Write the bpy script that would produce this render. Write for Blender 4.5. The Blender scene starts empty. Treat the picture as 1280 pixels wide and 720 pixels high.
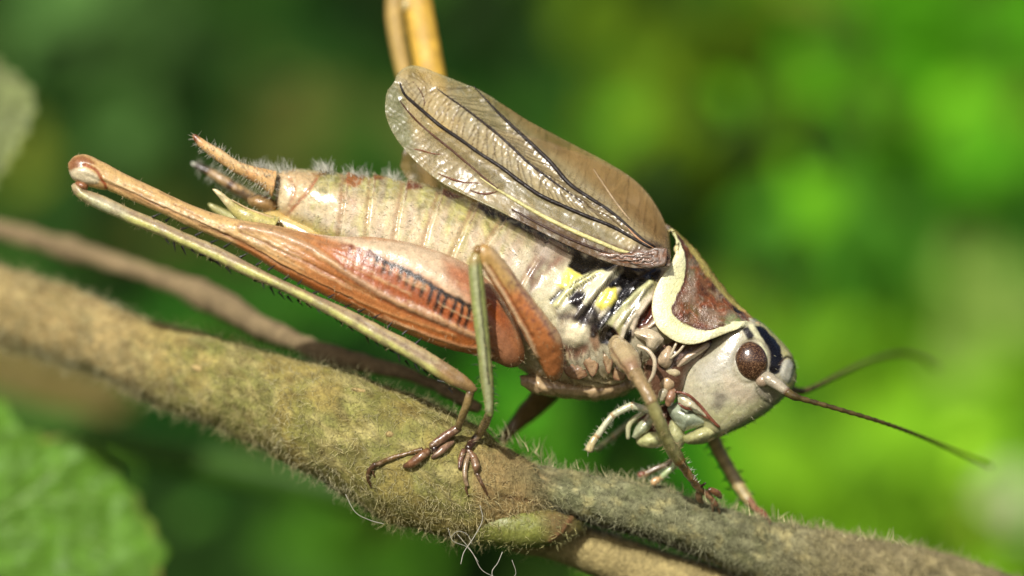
import bpy, math, random
import numpy as np
from mathutils import Vector, Matrix
random.seed(7); RNG = np.random.default_rng(11)
scene = bpy.context.scene
C = scene.collection

# ------------------------------------------------------------ camera, light
# one unit = 2 mm.  The cricket's mid plane is y = 0; working coordinates are
# (px, py, d): hundredths of a unit right, down and away from the lens.
DIST = 45.0
cam_d = bpy.data.cameras.new('camera'); cam = bpy.data.objects.new('camera', cam_d); C.objects.link(cam)
cam.location = (0, -DIST, 0); cam.rotation_euler = (math.radians(90), 0, 0)
cam_d.sensor_width = 36.0; cam_d.lens = 36.0 * DIST / 12.8
cam_d.clip_start = 1.0; cam_d.clip_end = 3000
cam_d.dof.use_dof = True; cam_d.dof.focus_distance = DIST - 0.70
cam_d.dof.aperture_fstop = cam_d.lens * 1e-3 / (2 * 1.0)
scene.camera = cam

SUN = Vector((-0.24, -0.80, 0.56)).normalized()
world = bpy.data.worlds.new('World'); scene.world = world; world.use_nodes = True
wn = world.node_tree.nodes; wl = world.node_tree.links
sky = wn.new('ShaderNodeTexSky'); sky.sky_type = 'NISHITA'; sky.sun_disc = False
sky.sun_elevation = math.asin(SUN.z); sky.sun_rotation = math.atan2(SUN.x, SUN.y)
sky.air_density = 0.55; sky.dust_density = 3.0; sky.ozone_density = 0.4
wl.new(sky.outputs[0], wn['Background'].inputs[0]); wn['Background'].inputs[1].default_value = 0.085
sun_d = bpy.data.lights.new('sun', 'SUN'); sun_d.energy = 4.8; sun_d.angle = math.radians(1.2); sun_d.color = (1, .96, .89)
sun = bpy.data.objects.new('sun', sun_d); C.objects.link(sun)
sun.rotation_euler = SUN.to_track_quat('Z', 'Y').to_euler(); sun.location = (-20, -50, 45)
vs = scene.view_settings
vs.view_transform = 'Standard'; vs.look = 'None'; vs.gamma = 1; vs.exposure = 0.05
scene.cycles.use_denoising = True
scene.cycles.max_bounces = 8; scene.cycles.transparent_max_bounces = 12
scene.unit_settings.scale_length = 0.002

# ------------------------------------------------------------ helpers
def W(p):
    p = np.asarray(p, float); y = p[..., 2] / 100.0; s = (DIST + y) / DIST
    return np.stack([(p[..., 0] - 640) / 100 * s, y, (360 - p[..., 1]) / 100 * s], -1)

def lin(c, k=0.82):
    c = np.asarray(c, float) / 255.0
    return np.where(c <= .04045, c / 12.92, ((c + .055) / 1.055) ** 2.4) * k

def cr(P, n=None, step=None):
    """Catmull-Rom through P (K,dims), resampled evenly by chord length."""
    P = np.asarray(P, float)
    if P.ndim == 1: P = P[:, None]
    K = len(P)
    if K == 2:
        t = np.linspace(0, 1, 9)[:, None]; D = P[0] * (1 - t) + P[1] * t
    else:
        Q = np.vstack([2 * P[0] - P[1], P, 2 * P[-1] - P[-2]])
        out = []
        for i in range(K - 1):
            a, b, c, d = Q[i], Q[i + 1], Q[i + 2], Q[i + 3]
            t = np.linspace(0, 1, 12, endpoint=False)[:, None]
            out.append(.5 * (2 * b + (c - a) * t + (2 * a - 5 * b + 4 * c - d) * t ** 2 + (3 * b - 3 * c + d - a) * t ** 3))
        D = np.vstack(out + [P[-1:]])
    L = np.r_[0, np.cumsum(np.linalg.norm(np.diff(D[:, :3], axis=0), axis=1))]
    if n is None: n = max(4, int(L[-1] / (step or 4)) + 1)
    s = np.linspace(0, L[-1], n)
    return np.stack([np.interp(s, L, D[:, k]) for k in range(D.shape[1])], 1)

def _h(ix, iy, iz, seed):
    n = (ix.astype(np.int64) * 374761393 + iy.astype(np.int64) * 668265263 + iz.astype(np.int64) * 2147483647 + seed * 974634) & 0xffffffff
    n = ((n ^ (n >> 13)) * 1274126177) & 0xffffffff
    return ((n ^ (n >> 16)) & 0xffff) / 65535.0

def vn(P, scale, seed=0):
    P = np.asarray(P, float) / scale
    if P.shape[1] == 2: P = np.c_[P, np.zeros(len(P))]
    i = np.floor(P); f = P - i; f = f * f * (3 - 2 * f); r = 0
    for dx in (0, 1):
        for dy in (0, 1):
            for dz in (0, 1):
                w = (f[:, 0] if dx else 1 - f[:, 0]) * (f[:, 1] if dy else 1 - f[:, 1]) * (f[:, 2] if dz else 1 - f[:, 2])
                r = r + w * _h(i[:, 0] + dx, i[:, 1] + dy, i[:, 2] + dz, seed)
    return r
def fbm(P, scale, seed=0, o=3):
    return sum(vn(P, scale / 2 ** k, seed + k) * .5 ** k for k in range(o)) / sum(.5 ** k for k in range(o))

def sstep(a, b, x):
    t = np.clip((x - a) / (b - a + 1e-9), 0, 1); return t * t * (3 - 2 * t)

def pdist(P, path, pad=None):
    if pad is not None:   # only look near the path
        k = np.all((P > path.min(0) - pad) & (P < path.max(0) + pad), axis=1); best = np.full(len(P), 1e9)
        if k.any(): best[k] = pdist(P[k], path)
        return best
    best = np.full(len(P), 1e9)
    for a, b in zip(path[:-1], path[1:]):
        ab = b - a; t = np.clip(((P - a) @ ab) / (ab @ ab + 1e-9), 0, 1)
        best = np.minimum(best, np.linalg.norm(P - a - t[:, None] * ab, axis=1))
    return best
def inside(P, poly):
    r = np.zeros(len(P), bool); x, y = P[:, 0], P[:, 1]
    for (x0, y0), (x1, y1) in zip(poly, np.roll(poly, -1, 0)):
        c = (y0 > y) != (y1 > y)
        r ^= c & (x < (x1 - x0) * (y - y0) / (y1 - y0 + 1e-12) + x0)
    return r

class PM:
    """mesh in working coordinates, with pigment colour and relief height per vertex"""
    def __init__(s, v, f, col=(200, 200, 200)):
        s.v = np.asarray(v, float); s.f = f; s.q = s.v.copy()
        s.col = np.tile(lin(col), (len(s.v), 1)); s.h = np.zeros(len(s.v))
        s.u = np.zeros(len(s.v)); s.a = np.zeros(len(s.v)); s.op = None
    def normals(s):
        F = np.array([f if len(f) == 4 else (f[0], f[1], f[2], f[2]) for f in s.f])
        p = s.v[F]; n = np.cross(p[:, 2] - p[:, 0], p[:, 3] - p[:, 1])
        tri = F[:, 2] == F[:, 3]
        n[tri] = np.cross(p[tri, 1] - p[tri, 0], p[tri, 2] - p[tri, 0])
        N = np.zeros_like(s.v)
        for k in range(4): np.add.at(N, F[:, k], n)
        return N / (np.linalg.norm(N, axis=1)[:, None] + 1e-9)
    def orient(s):
        F = np.array([f if len(f) == 4 else (f[0], f[1], f[2], f[2]) for f in s.f]); p = s.v[F] - s.v.mean(0)
        vol = (np.einsum('ij,ij->i', p[:, 0], np.cross(p[:, 1], p[:, 2])) + np.einsum('ij,ij->i', p[:, 0], np.cross(p[:, 2], p[:, 3]))).sum()
        if vol < 0: s.f = [tuple(reversed(f)) for f in s.f]
        return s
    def mix(s, m, col):
        m = np.clip(m, 0, 1)[:, None]; s.col = s.col * (1 - m) + lin(col) * m; return s
    def poly(s, pts, col=None, soft=2, alpha=1, h=0, wob=2, sm=True):
        pts = np.asarray(pts, float)
        if sm: pts = cr(np.vstack([pts, pts[:1]]), n=max(24, 4 * len(pts)))[:-1]
        P = s.q[:, :2] + s.wobble(9) * wob
        d = pdist(P, np.vstack([pts, pts[:1]]), soft * 3 + 4); d = np.where(inside(P, pts), -d, d)
        m = 1 - sstep(-soft, soft, d)
        if col is not None: s.mix(m * alpha, col)
        s.h += h * (1 - sstep(-soft * 2.5, soft, d)); return s
    def line(s, path, w, col=None, soft=1.2, alpha=1, h=0, wob=1, side=None):
        path = cr(np.asarray(path, float), step=3)
        P = s.q[:, :2] + s.wobble(7) * wob
        d = pdist(P, path, w * 2 + soft * 2 + 4); m = 1 - sstep(w / 2 - soft, w / 2 + soft, d)
        if col is not None: s.mix(m * alpha, col)
        s.h += h * np.exp(-(d / (w * .55)) ** 2); return s
    def wobble(s, k):
        c = s.__dict__.setdefault('_wb', {})
        if k not in c: c[k] = (np.c_[fbm(s.q[:, :2], k, 3), fbm(s.q[:, :2], k, 8)] - .5) * 2
        return c[k]
    def web(s, scale, w, col, a=.5, seed=5, h=0):
        n = np.abs(fbm(s.q, scale, seed, 2) - .5); m = 1 - sstep(w * .4, w, n); s.h += h * m; return s.mix(m * a, col)
    def mottle(s, scale, amt, seed=1):
        n = fbm(s.q, scale, seed) - .5; s.col = np.clip(s.col * (1 + n * 2 * amt)[:, None], 0, 1); return s
    def rough(s, scale, amp, seed=2): s.h += (fbm(s.q, scale, seed) - .5) * 2 * amp; return s
    def bake(s):
        if np.any(s.h): s.v = s.v + s.normals() * s.h[:, None]; s.h[:] = 0
        return s
    def sample(s, n, keep=None):
        N = s.normals(); F = np.array([f if len(f) == 4 else (f[0], f[1], f[2], f[2]) for f in s.f]); p = s.v[F]
        A = np.linalg.norm(np.cross(p[:, 2] - p[:, 0], p[:, 3] - p[:, 1]), axis=1)
        if keep is not None: A = A * keep(p.mean(1))
        i = RNG.choice(len(F), n, p=A / A.sum()); a = RNG.random((n, 1)); b = RNG.random((n, 1)); q = p[i]
        pos = (q[:, 0] * (1 - a) + q[:, 1] * a) * (1 - b) + (q[:, 3] * (1 - a) + q[:, 2] * a) * b
        return pos, N[F[i, 0]]
    def build(s, name, mat, parent=None, smooth=True, kind=None, label=None):
        s.bake()
        me = bpy.data.meshes.new(name); me.from_pydata(W(s.v).tolist(), [], s.f)
        at = me.color_attributes.new('pigment', 'FLOAT_COLOR', 'POINT')
        at.data.foreach_set('color', np.c_[s.col, np.ones(len(s.col)) if s.op is None else s.op].astype(np.float32).ravel())
        if smooth: me.polygons.foreach_set('use_smooth', [True] * len(me.polygons))
        me.materials.append(mat); me.update()
        o = bpy.data.objects.new(name, me); C.objects.link(o); place(o, parent)
        if kind: o['kind'] = kind
        if label: o['label'] = label
        return o

def place(o, parent):
    """parent without moving; a meshed object keeps working-space verts, its origin is put at the parent"""
    if parent is not None:
        o.parent = parent; o.matrix_parent_inverse = Matrix.Translation(-world_loc(parent))
def world_loc(o):
    l = Vector(o.location) if o.type == 'EMPTY' else Vector((0, 0, 0))
    return l
def empty(name, p, parent=None):
    o = bpy.data.objects.new(name, None); C.objects.link(o); o.empty_display_size = .1
    o.location = W(p).tolist()
    if parent is not None:
        o.parent = parent; o.matrix_parent_inverse = Matrix.Translation(-world_loc(parent))
    return o
def tag(o, label, cat, group=None, kind=None):
    if label: o['label'] = label
    if cat: o['category'] = cat
    if group: o['group'] = group
    if kind: o['kind'] = kind
    return o
def centre(o):
    """origin to the mesh centre, without moving the mesh"""
    me = o.data; n = len(me.vertices); a = np.empty(n * 3); me.vertices.foreach_get('co', a); a = a.reshape(-1, 3)
    c = (a.min(0) + a.max(0)) / 2; me.vertices.foreach_set('co', (a - c).ravel()); o.location = Vector(o.location) + Vector(c); me.update(); return o

def grid_faces(n, m, closed):
    f = []
    for i in range(n - 1):
        for j in range(m if closed else m - 1):
            k = (j + 1) % m; f.append((i * m + j, i * m + k, (i + 1) * m + k, (i + 1) * m + j))
    return f
def loft(rows, n=60, m=28, col=(200, 200, 200), e=1.0, caps=True):
    """rows: (Lx,Ly,Rx,Ry,half_depth,depth)"""
    R = np.asarray(rows, float); key = np.c_[(R[:, 0] + R[:, 2]) / 2, (R[:, 1] + R[:, 3]) / 2, R[:, 5], R]
    S = cr(key, n=n)[:, 3:]
    S[:, 4] = np.maximum(S[:, 4], .4)
    th = np.arange(m) / m * 2 * math.pi; c, si = np.cos(th), np.sin(th)
    c = np.sign(c) * np.abs(c) ** e; si = np.sign(si) * np.abs(si) ** e
    mid = (S[:, 0:2] + S[:, 2:4]) / 2; hf = (S[:, 2:4] - S[:, 0:2]) / 2
    xy = mid[:, None, :] + hf[:, None, :] * c[None, :, None]
    d = S[:, 5][:, None] + S[:, 4][:, None] * si[None, :]
    v = np.concatenate([xy, d[..., None]], -1).reshape(-1, 3); f = grid_faces(n, m, True)
    u = np.repeat(np.linspace(0, 1, n), m); a = np.tile(th, n)
    if caps:
        k = len(v); v = np.vstack([v, v[:m].mean(0), v[-m:].mean(0)]); u = np.r_[u, 0, 1]; a = np.r_[a, 0, 0]
        for j in range(m):
            f.append((k, (j + 1) % m, j)); f.append((k + 1, (n - 1) * m + j, (n - 1) * m + (j + 1) % m))
    p = PM(v, f, col); p.u = u; p.a = a; return p.orient()
def tube(path, rad, n=None, m=10, col=(200, 200, 200), step=4, caps=True):
    P = np.asarray(path, float); rad = np.broadcast_to(np.asarray(rad, float), (len(P),)) if np.ndim(rad) == 0 else np.asarray(rad, float)
    S = cr(np.c_[P, rad], n=n, step=step); X = S[:, :3]; r = np.maximum(S[:, 3], .12); n = len(X)
    T = np.gradient(X, axis=0); T /= np.linalg.norm(T, axis=1)[:, None] + 1e-9
    ref = np.array([0, 0, -1.0]); v = []; B = np.cross(T[0], ref)
    if np.linalg.norm(B) < .1: B = np.cross(T[0], [0, 1, 0])
    th = np.arange(m) / m * 2 * math.pi
    for i in range(n):
        B = B - T[i] * (B @ T[i]); B /= np.linalg.norm(B); N = np.cross(B, T[i])
        v.append(X[i] + r[i] * (np.cos(th)[:, None] * B + np.sin(th)[:, None] * N))
    v = np.vstack(v); f = grid_faces(n, m, True); u = np.repeat(np.linspace(0, 1, n), m); a = np.tile(th, n)
    if caps:
        k = len(v); v = np.vstack([v, X[0] - T[0] * r[0] * .6, X[-1] + T[-1] * r[-1] * .6]); u = np.r_[u, 0, 1]; a = np.r_[a, 0, 0]
        for j in range(m):
            f.append((k, (j + 1) % m, j)); f.append((k + 1, (n - 1) * m + j, (n - 1) * m + (j + 1) % m))
    p = PM(v, f, col); p.u = u; p.a = a; return p.orient()
def ellipsoid(c, r, rot=0, n=24, m=32, col=(200, 200, 200), e=1):
    ph = np.linspace(-math.pi / 2, math.pi / 2, n); th = np.arange(m) / m * 2 * math.pi
    x = np.cos(ph)[:, None] * np.cos(th); y = np.repeat(np.sin(ph)[:, None], m, 1); z = np.cos(ph)[:, None] * np.sin(th)
    v = np.stack([x * r[0], y * r[1], z * r[2]], -1).reshape(-1, 3); k = math.radians(rot)
    R = np.array([[math.cos(k), -math.sin(k), 0], [math.sin(k), math.cos(k), 0], [0, 0, 1]])
    return PM(v @ R.T + np.asarray(c, float), grid_faces(n, m, True), col).orient()
def dome(poly, d0, bulge, col, n=14, tilt=(0, 0), back=8, p=.5):
    """closed cushion over an outline: bulges toward the lens, flat cushion behind"""
    O = cr(np.vstack([poly, poly[:1]]), n=max(40, 5 * len(poly)))[:-1]; c = O.mean(0); m = len(O); v = []
    t = np.sin(np.linspace(0, math.pi / 2, n)[1:])
    def lay(t, sgn, b):
        xy = c + (O - c) * t; z = d0 + ((xy - c) @ np.asarray(tilt, float)) - sgn * b * (1 - t ** 2) ** p
        return np.c_[xy, z]
    tip0 = np.r_[c, d0 - bulge]; tip1 = np.r_[c, d0 + back]
    v = [tip0[None]] + [lay(k, 1, bulge) for k in t] + [lay(k, -1, back) for k in t[::-1][1:]] + [tip1[None]]
    rings = len(t) * 2 - 1; v = np.vstack(v); f = []
    for j in range(m): f.append((0, 1 + j, 1 + (j + 1) % m))
    for i in range(rings - 1):
        for j in range(m):
            k = (j + 1) % m; b = 1 + i * m; f.append((b + j, b + m + j, b + m + k, b + k))
    b = 1 + (rings - 1) * m
    for j in range(m): f.append((b + j, len(v) - 1, b + (j + 1) % m))
    return PM(v, f, col).orient()
def merge(*ps):
    v = np.vstack([p.bake().v for p in ps]); f = []; k = 0
    for p in ps: f += [tuple(i + k for i in q) for q in p.f]; k += len(p.v)
    r = PM(v, f); r.col = np.vstack([p.col for p in ps]); r.u = np.concatenate([p.u for p in ps]); r.a = np.concatenate([p.a for p in ps]); return r
def hairs(pos, dirs, length, rad, col, curl=.35, seg=4, droop=0.0, tipcol=None):
    """thin tapering three-sided strands"""
    n = len(pos); L = np.broadcast_to(np.asarray(length, float), (n,)); d = dirs / (np.linalg.norm(dirs, axis=1)[:, None] + 1e-9)
    P = [pos]; bend = RNG.normal(size=(n, 3)) * curl
    for k in range(seg):
        d = d + bend / seg + RNG.normal(size=(n, 3)) * curl * .35; d[:, 1] += droop / seg; d /= np.linalg.norm(d, axis=1)[:, None]
        P.append(P[-1] + d * (L / seg)[:, None])
    b = np.cross(d, RNG.normal(size=(n, 3))); b /= np.linalg.norm(b, axis=1)[:, None] + 1e-9; c = np.cross(d, b)
    R = np.broadcast_to(np.asarray(rad, float), (n,)); V = []
    for k, p in enumerate(P):
        r = (R * (1 - .85 * k / seg))[:, None]
        for t in range(3): V.append(p + r * (math.cos(t * 2.0944) * b + math.sin(t * 2.0944) * c))
    V = np.stack(V, 1).reshape(-1, 3); s = (seg + 1) * 3; base = (np.arange(n) * s)[:, None]
    F = np.vstack([base + np.array([k * 3 + t, k * 3 + (t + 1) % 3, k * 3 + 3 + (t + 1) % 3, k * 3 + 3 + t]) for k in range(seg) for t in range(3)])
    p = PM(V, [], (200, 200, 200)); p.f = F.tolist()
    col = np.asarray(col, float); cc = lin(col) if col.ndim == 2 else np.tile(lin(col), (n, 1))
    cc = cc * RNG.uniform(.55, 1.25, (n, 1)); p.col = np.repeat(np.clip(cc, 0, .95), s, 0); return p
def quills(pts, d, dirs, length, rad, col):
    """straight stout spines: pts (n,2)"""
    pts = np.asarray(pts, float); pos = np.c_[pts, np.broadcast_to(d, (len(pts),))]
    return hairs(pos, np.asarray(dirs, float), length, rad, col, curl=.08, seg=3)

# ------------------------------------------------------------ materials
def mat(name, rough=.4, nscale=12, namt=.25, bump=.15, bscale=30, coat=0.0, sss=0.0, spec=.5, sheen=0.0, transl=0.0, alpha=1.0, attr=True, col=(128, 128, 128), rvar=.15, tint=None):
    m = bpy.data.materials.new(name); m.use_nodes = True; N = m.node_tree.nodes; K = m.node_tree.links; b = N['Principled BSDF']
    tc = N.new('ShaderNodeTexCoord')
    no = N.new('ShaderNodeTexNoise'); no.inputs['Scale'].default_value = nscale; no.inputs['Detail'].default_value = 6; no.inputs['Roughness'].default_value = .65
    K.new(tc.outputs['Object'], no.inputs['Vector'])
    if attr:
        a = N.new('ShaderNodeAttribute'); a.attribute_name = 'pigment'; src = a.outputs['Color']
    else:
        a = N.new('ShaderNodeRGB'); a.outputs[0].default_value = (*lin(col), 1); src = a.outputs[0]
    mr = N.new('ShaderNodeMapRange'); mr.inputs[1].default_value = .25; mr.inputs[2].default_value = .75
    mr.inputs[3].default_value = 1 - namt; mr.inputs[4].default_value = 1 + namt; K.new(no.outputs['Fac'], mr.inputs[0])
    fi = N.new('ShaderNodeTexNoise'); fi.inputs['Scale'].default_value = nscale * 4.5; fi.inputs['Detail'].default_value = 3; K.new(tc.outputs['Object'], fi.inputs['Vector'])
    fr = N.new('ShaderNodeMapRange'); fr.inputs[1].default_value = .3; fr.inputs[2].default_value = .7; fr.inputs[3].default_value = 1 - namt * .9; fr.inputs[4].default_value = 1 + namt * .7; K.new(fi.outputs['Fac'], fr.inputs[0])
    mm = N.new('ShaderNodeMath'); mm.operation = 'MULTIPLY'; K.new(mr.outputs[0], mm.inputs[0]); K.new(fr.outputs[0], mm.inputs[1])
    mx = N.new('ShaderNodeVectorMath'); mx.operation = 'MULTIPLY'; K.new(src, mx.inputs[0]); K.new(mm.outputs[0], mx.inputs[1])
    K.new(mx.outputs[0], b.inputs['Base Color'])
    n2 = N.new('ShaderNodeTexNoise'); n2.inputs['Scale'].default_value = bscale; n2.inputs['Detail'].default_value = 5; K.new(tc.outputs['Object'], n2.inputs['Vector'])
    bp = N.new('ShaderNodeBump'); bp.inputs['Strength'].default_value = bump; bp.inputs['Distance'].default_value = .03; K.new(n2.outputs['Fac'], bp.inputs['Height']); K.new(bp.outputs[0], b.inputs['Normal'])
    rr = N.new('ShaderNodeMapRange'); rr.inputs[1].default_value = .3; rr.inputs[2].default_value = .7; rr.inputs[3].default_value = max(.03, rough - rvar); rr.inputs[4].default_value = min(1, rough + rvar)
    K.new(n2.outputs['Fac'], rr.inputs[0]); K.new(rr.outputs[0], b.inputs['Roughness'])
    b.inputs['Specular IOR Level'].default_value = spec; b.inputs['Coat Weight'].default_value = coat; b.inputs['Coat Roughness'].default_value = .18
    if sss: b.inputs['Subsurface Weight'].default_value = sss; b.inputs['Subsurface Radius'].default_value = (.12, .07, .03); b.inputs['Subsurface Scale'].default_value = 1.0
    out = N['Material Output']; sh = b.outputs[0]
    if transl:
        t = N.new('ShaderNodeBsdfTranslucent'); K.new(mx.outputs[0], t.inputs[0]); K.new(bp.outputs[0], t.inputs['Normal'])
        ms = N.new('ShaderNodeMixShader'); ms.inputs[0].default_value = transl; K.new(sh, ms.inputs[1]); K.new(t.outputs[0], ms.inputs[2]); sh = ms.outputs[0]
    if alpha < 1:
        t = N.new('ShaderNodeBsdfTransparent'); ms = N.new('ShaderNodeMixShader'); ms.inputs[0].default_value = 1 - alpha
        if alpha == .5:
            iv = N.new('ShaderNodeMath'); iv.operation = 'SUBTRACT'; iv.inputs[0].default_value = 1; K.new(a.outputs['Alpha'], iv.inputs[1]); K.new(iv.outputs[0], ms.inputs[0])
        K.new(sh, ms.inputs[1]); K.new(t.outputs[0], ms.inputs[2]); sh = ms.outputs[0]
    K.new(sh, out.inputs[0]); return m
M_cut = mat('cuticle', .24, 14, .2, .16, 40, coat=.8, sss=.06, rvar=.12)
M_gloss = mat('glossy_cuticle', .24, 14, .3, .35, 34, coat=.6, rvar=.16)
M_leg = mat('leg_cuticle', .3, 16, .25, .2, 50, coat=.3, sss=.03, rvar=.18)
M_far = mat('far_leg_cuticle', .55, 12, .25, .3, 30)
M_head = mat('head_cuticle', .25, 18, .2, .2, 46, coat=.9, sss=.08, rvar=.14)
M_pron = mat('pronotum_cuticle', .26, 16, .25, .5, 40, coat=.5, sss=.03, rvar=.14)
M_wing = mat('wing_membrane', .28, 12, .18, .14, 30, transl=.35, alpha=.5, spec=.9, coat=.6, rvar=.12)
M_vein = mat('wing_vein', .5, 12, .3, .4, 30)
M_hair = mat('fine_hair', .45, 4, .15, .0, 10, transl=.35)
M_spine = mat('dark_spine', .4, 6, .2, 0, 10)
M_stem = mat('stem_bark', .85, 9, .35, .8, 18, spec=.2)
M_bud = mat('bud_skin', .42, 8, .3, .5, 16, sss=.15)
M_twig = mat('dry_twig_bark', .85, 7, .35, .7, 14, spec=.2)
M_leaf = mat('leaf_green', .5, 3.5, .2, .5, 7, transl=.35, spec=.3)
M_bgleaf = mat('background_leaf', .75, .8, .2, .2, 2, transl=.35, spec=.12)
M_ground = mat('mossy_ground', .95, .15, .5, .6, .6, attr=False, col=(30, 54, 14), spec=.1)

# eye: brown facets
M_eye = mat('compound_eye', .16, 30, .3, .12, 60, coat=.9, rvar=.06)
def eye_facets():
    N = M_eye.node_tree.nodes; K = M_eye.node_tree.links; b = N['Principled BSDF']; tc = [n for n in N if n.type == 'TEX_COORD'][0]
    vo = N.new('ShaderNodeTexVoronoi'); vo.inputs['Scale'].default_value = 95; K.new(tc.outputs['Object'], vo.inputs['Vector'])
    ra = N.new('ShaderNodeValToRGB'); ra.color_ramp.elements[0].color = (*lin((62, 40, 28)), 1); ra.color_ramp.elements[1].color = (*lin((140, 106, 76)), 1)
    ra.color_ramp.elements[0].position = .5; ra.color_ramp.elements[1].position = .95
    K.new(vo.outputs['Color'], ra.inputs[0]); K.new(ra.outputs[0], b.inputs['Base Color'])
eye_facets()

# ------------------------------------------------------------ setting: ground and bank
def ground():
    n, m = 70, 60; ys = np.linspace(-120, 700, n); xs = np.linspace(-400, 400, m); v = []
    for y in ys:
        for x in xs:
            z = -34 + max(0, y - 25) * .62 + 2.5 * math.sin(x * .11 + y * .07) + 1.5 * math.sin(x * .23 - y * .19)
            v.append((x, y, z))
    me = bpy.data.meshes.new('ground'); me.from_pydata(v, [], [tuple(reversed(f)) for f in grid_faces(n, m, False)])
    me.polygons.foreach_set('use_smooth', [True] * len(me.polygons)); me.materials.append(M_ground)
    o = bpy.data.objects.new('ground', me); C.objects.link(o); o['kind'] = 'structure'
ground()

# ------------------------------------------------------------ hairy plant stem
stem_root = empty('hairy_stem', (600, 640, 0)); tag(stem_root, 'thick hairy olive plant stem the cricket stands on, with side branches and a bud', 'plant stem')
SH = (.5,)
main = loft([(-120, 285, -120, 390, 52, 400), (0, 325, 0, 436, 56, 310), (100, 364, 86, 462, 56, 225), (200, 399, 178, 503, 58, 145), (300, 427, 272, 540, 61, 78), (400, 452, 362, 582, 66, 25),
             (490, 478, 435, 628, 74, 5), (560, 506, 500, 660, 76, -5), (615, 545, 560, 678, 74, -5), (650, 562, 610, 680, 62, -2), (680, 585, 660, 670, 45, 0), (700, 605, 690, 650, 24, 5)], n=150, m=64, col=(136, 134, 76))
main.v[:, 2] *= 1; main.h -= 4; main.rough(60, 6, 1).rough(18, 3.2, 2).rough(6, 1.2, 12)
ax_ = main.q @ np.array([[.93, -.36, 0], [.36, .93, 0], [0, 0, 1]]); main.mix(sstep(.5, .62, fbm(ax_ / np.array([7, 1, 1.]), 9, 24)) * .55, (196, 182, 122)).mix(sstep(.5, .62, fbm(ax_ / np.array([7, 1, 1.]), 8, 29)) * .5, (98, 88, 46)).mix(sstep(.45, .65, fbm(main.q, 50, 16)) * .6, (170, 150, 84)).mix(sstep(.5, .68, fbm(main.q, 34, 18)) * .6, (122, 124, 62)).mix(sstep(260, 120, main.q[:, 0]) * .55, (176, 150, 108)).mix(sstep(.56, .66, fbm(main.q, 14, 19)) * .4, (104, 88, 48)).mottle(26, .3, 4).mottle(5, .35, 14)
for k in range(46):
    x = RNG.uniform(0, 600); y = np.interp(x, [0, 300, 600], [380, 490, 600]) + RNG.uniform(-50, 55); L = RNG.uniform(14, 50)
    main.line([(x, y), (x + L * .5, y + L * .17 + RNG.uniform(-3, 3)), (x + L, y + L * .36)], RNG.uniform(1.5, 3), (88, 72, 40), 1.2, .5, h=-2, wob=3)
main.poly([(600, 560), (650, 556), (690, 590), (690, 640), (640, 655), (600, 640), (590, 600)], (154, 130, 86), 10, .8)
main.mix(sstep(640, 690, main.q[:, 0] - .3 * (main.q[:, 1] - 600) + (fbm(main.q, 22, 55) - .5) * 70) * .95, (112, 110, 78))
main.line([(610, 556), (630, 551), (650, 556), (662, 566)], 4, (60, 45, 22), 1.5, .9, h=-3)
main.line([(608, 612), (640, 622), (672, 628)], 3, (95, 68, 40), 1.2, .8, h=-2)
main.bake(); ms_o = main.build('main_stem', M_stem, stem_root)
dark = loft([(620, 556, 610, 650, 40, 5), (655, 572, 650, 632, 36, 2), (732, 590, 712, 652, 36, 0), (803, 601, 780, 668, 37, 5), (887, 625, 859, 694, 39, 20), (965, 647, 925, 722, 41, 40), (1056, 664, 1020, 752, 43, 60), (1155, 682, 1120, 780, 44, 85), (1240, 708, 1210, 806, 44, 110), (1340, 742, 1310, 838, 44, 130)], n=130, m=52, col=(134, 134, 100))
dark.mix(sstep(715, 640, dark.q[:, 0] + (fbm(dark.q, 22, 56) - .5) * 80) * .85, (154, 130, 86))
dark.h -= 3; dark.mix(sstep(.42, .6, fbm(dark.q, 18, 57)) * .5, (84, 90, 54)).mix(sstep(.55, .7, fbm(dark.q, 12, 58)) * .7, (168, 160, 110)).mix(sstep(900, 1100, dark.q[:, 0]) * .5, (150, 130, 92)).rough(14, 3, 59).mottle(6, .4, 15)
for k in range(40):
    x = RNG.uniform(660, 1180); y = np.interp(x, [640, 803, 965, 1155], [604, 636, 684, 730]) + RNG.uniform(-26, 26); L = RNG.uniform(12, 40)
    dark.line([(x, y), (x + L * .5, y + L * .12 + RNG.uniform(-3, 3)), (x + L, y + L * .3)], RNG.uniform(1.5, 3), (44, 42, 28), 1.2, .6, h=-2, wob=3)
dark.rough(40, 4, 5).rough(12, 2, 6).mottle(20, .4, 7)
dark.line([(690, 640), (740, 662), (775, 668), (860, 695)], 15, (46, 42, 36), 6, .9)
dark.bake(); dk_o = dark.build('side_branch', M_stem, stem_root)
pale = loft([(640, 640, 640, 690, 26, 42), (715, 652, 690, 700, 30, 48), (800, 678, 775, 735, 32, 52), (880, 703, 850, 765, 34, 60), (980, 738, 950, 800, 34, 70), (1060, 770, 1040, 830, 34, 80)], n=70, m=36, col=(168, 152, 102))
pale.rough(30, 3, 8).mottle(14, .3, 9).bake(); pale.build('lower_branch', M_stem, stem_root)
bud = loft([(574, 652, 576, 664, 4, -22), (582, 640, 590, 675, 16, -26), (610, 634, 622, 682, 24, -28), (645, 634, 655, 685, 24, -28), (680, 636, 688, 682, 22, -22), (706, 640, 710, 672, 16, -10), (728, 646, 730, 664, 8, 4)], n=60, m=40, col=(130, 134, 66))
bud.poly([(672, 635), (720, 635), (720, 690), (690, 690), (682, 660)], (128, 110, 70), 16).line([(688, 676), (702, 664), (712, 650), (716, 643)], 5, (150, 108, 74), 1.5, .8, h=2).mottle(18, .3, 3).rough(14, 1.5).bake()
bud_o = bud.build('bud', M_bud, stem_root, label='plump yellow-green bud at the stem node')
NM = {id(q): q.normals()[:, 2] > 0 for q in (main, dark)}
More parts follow.
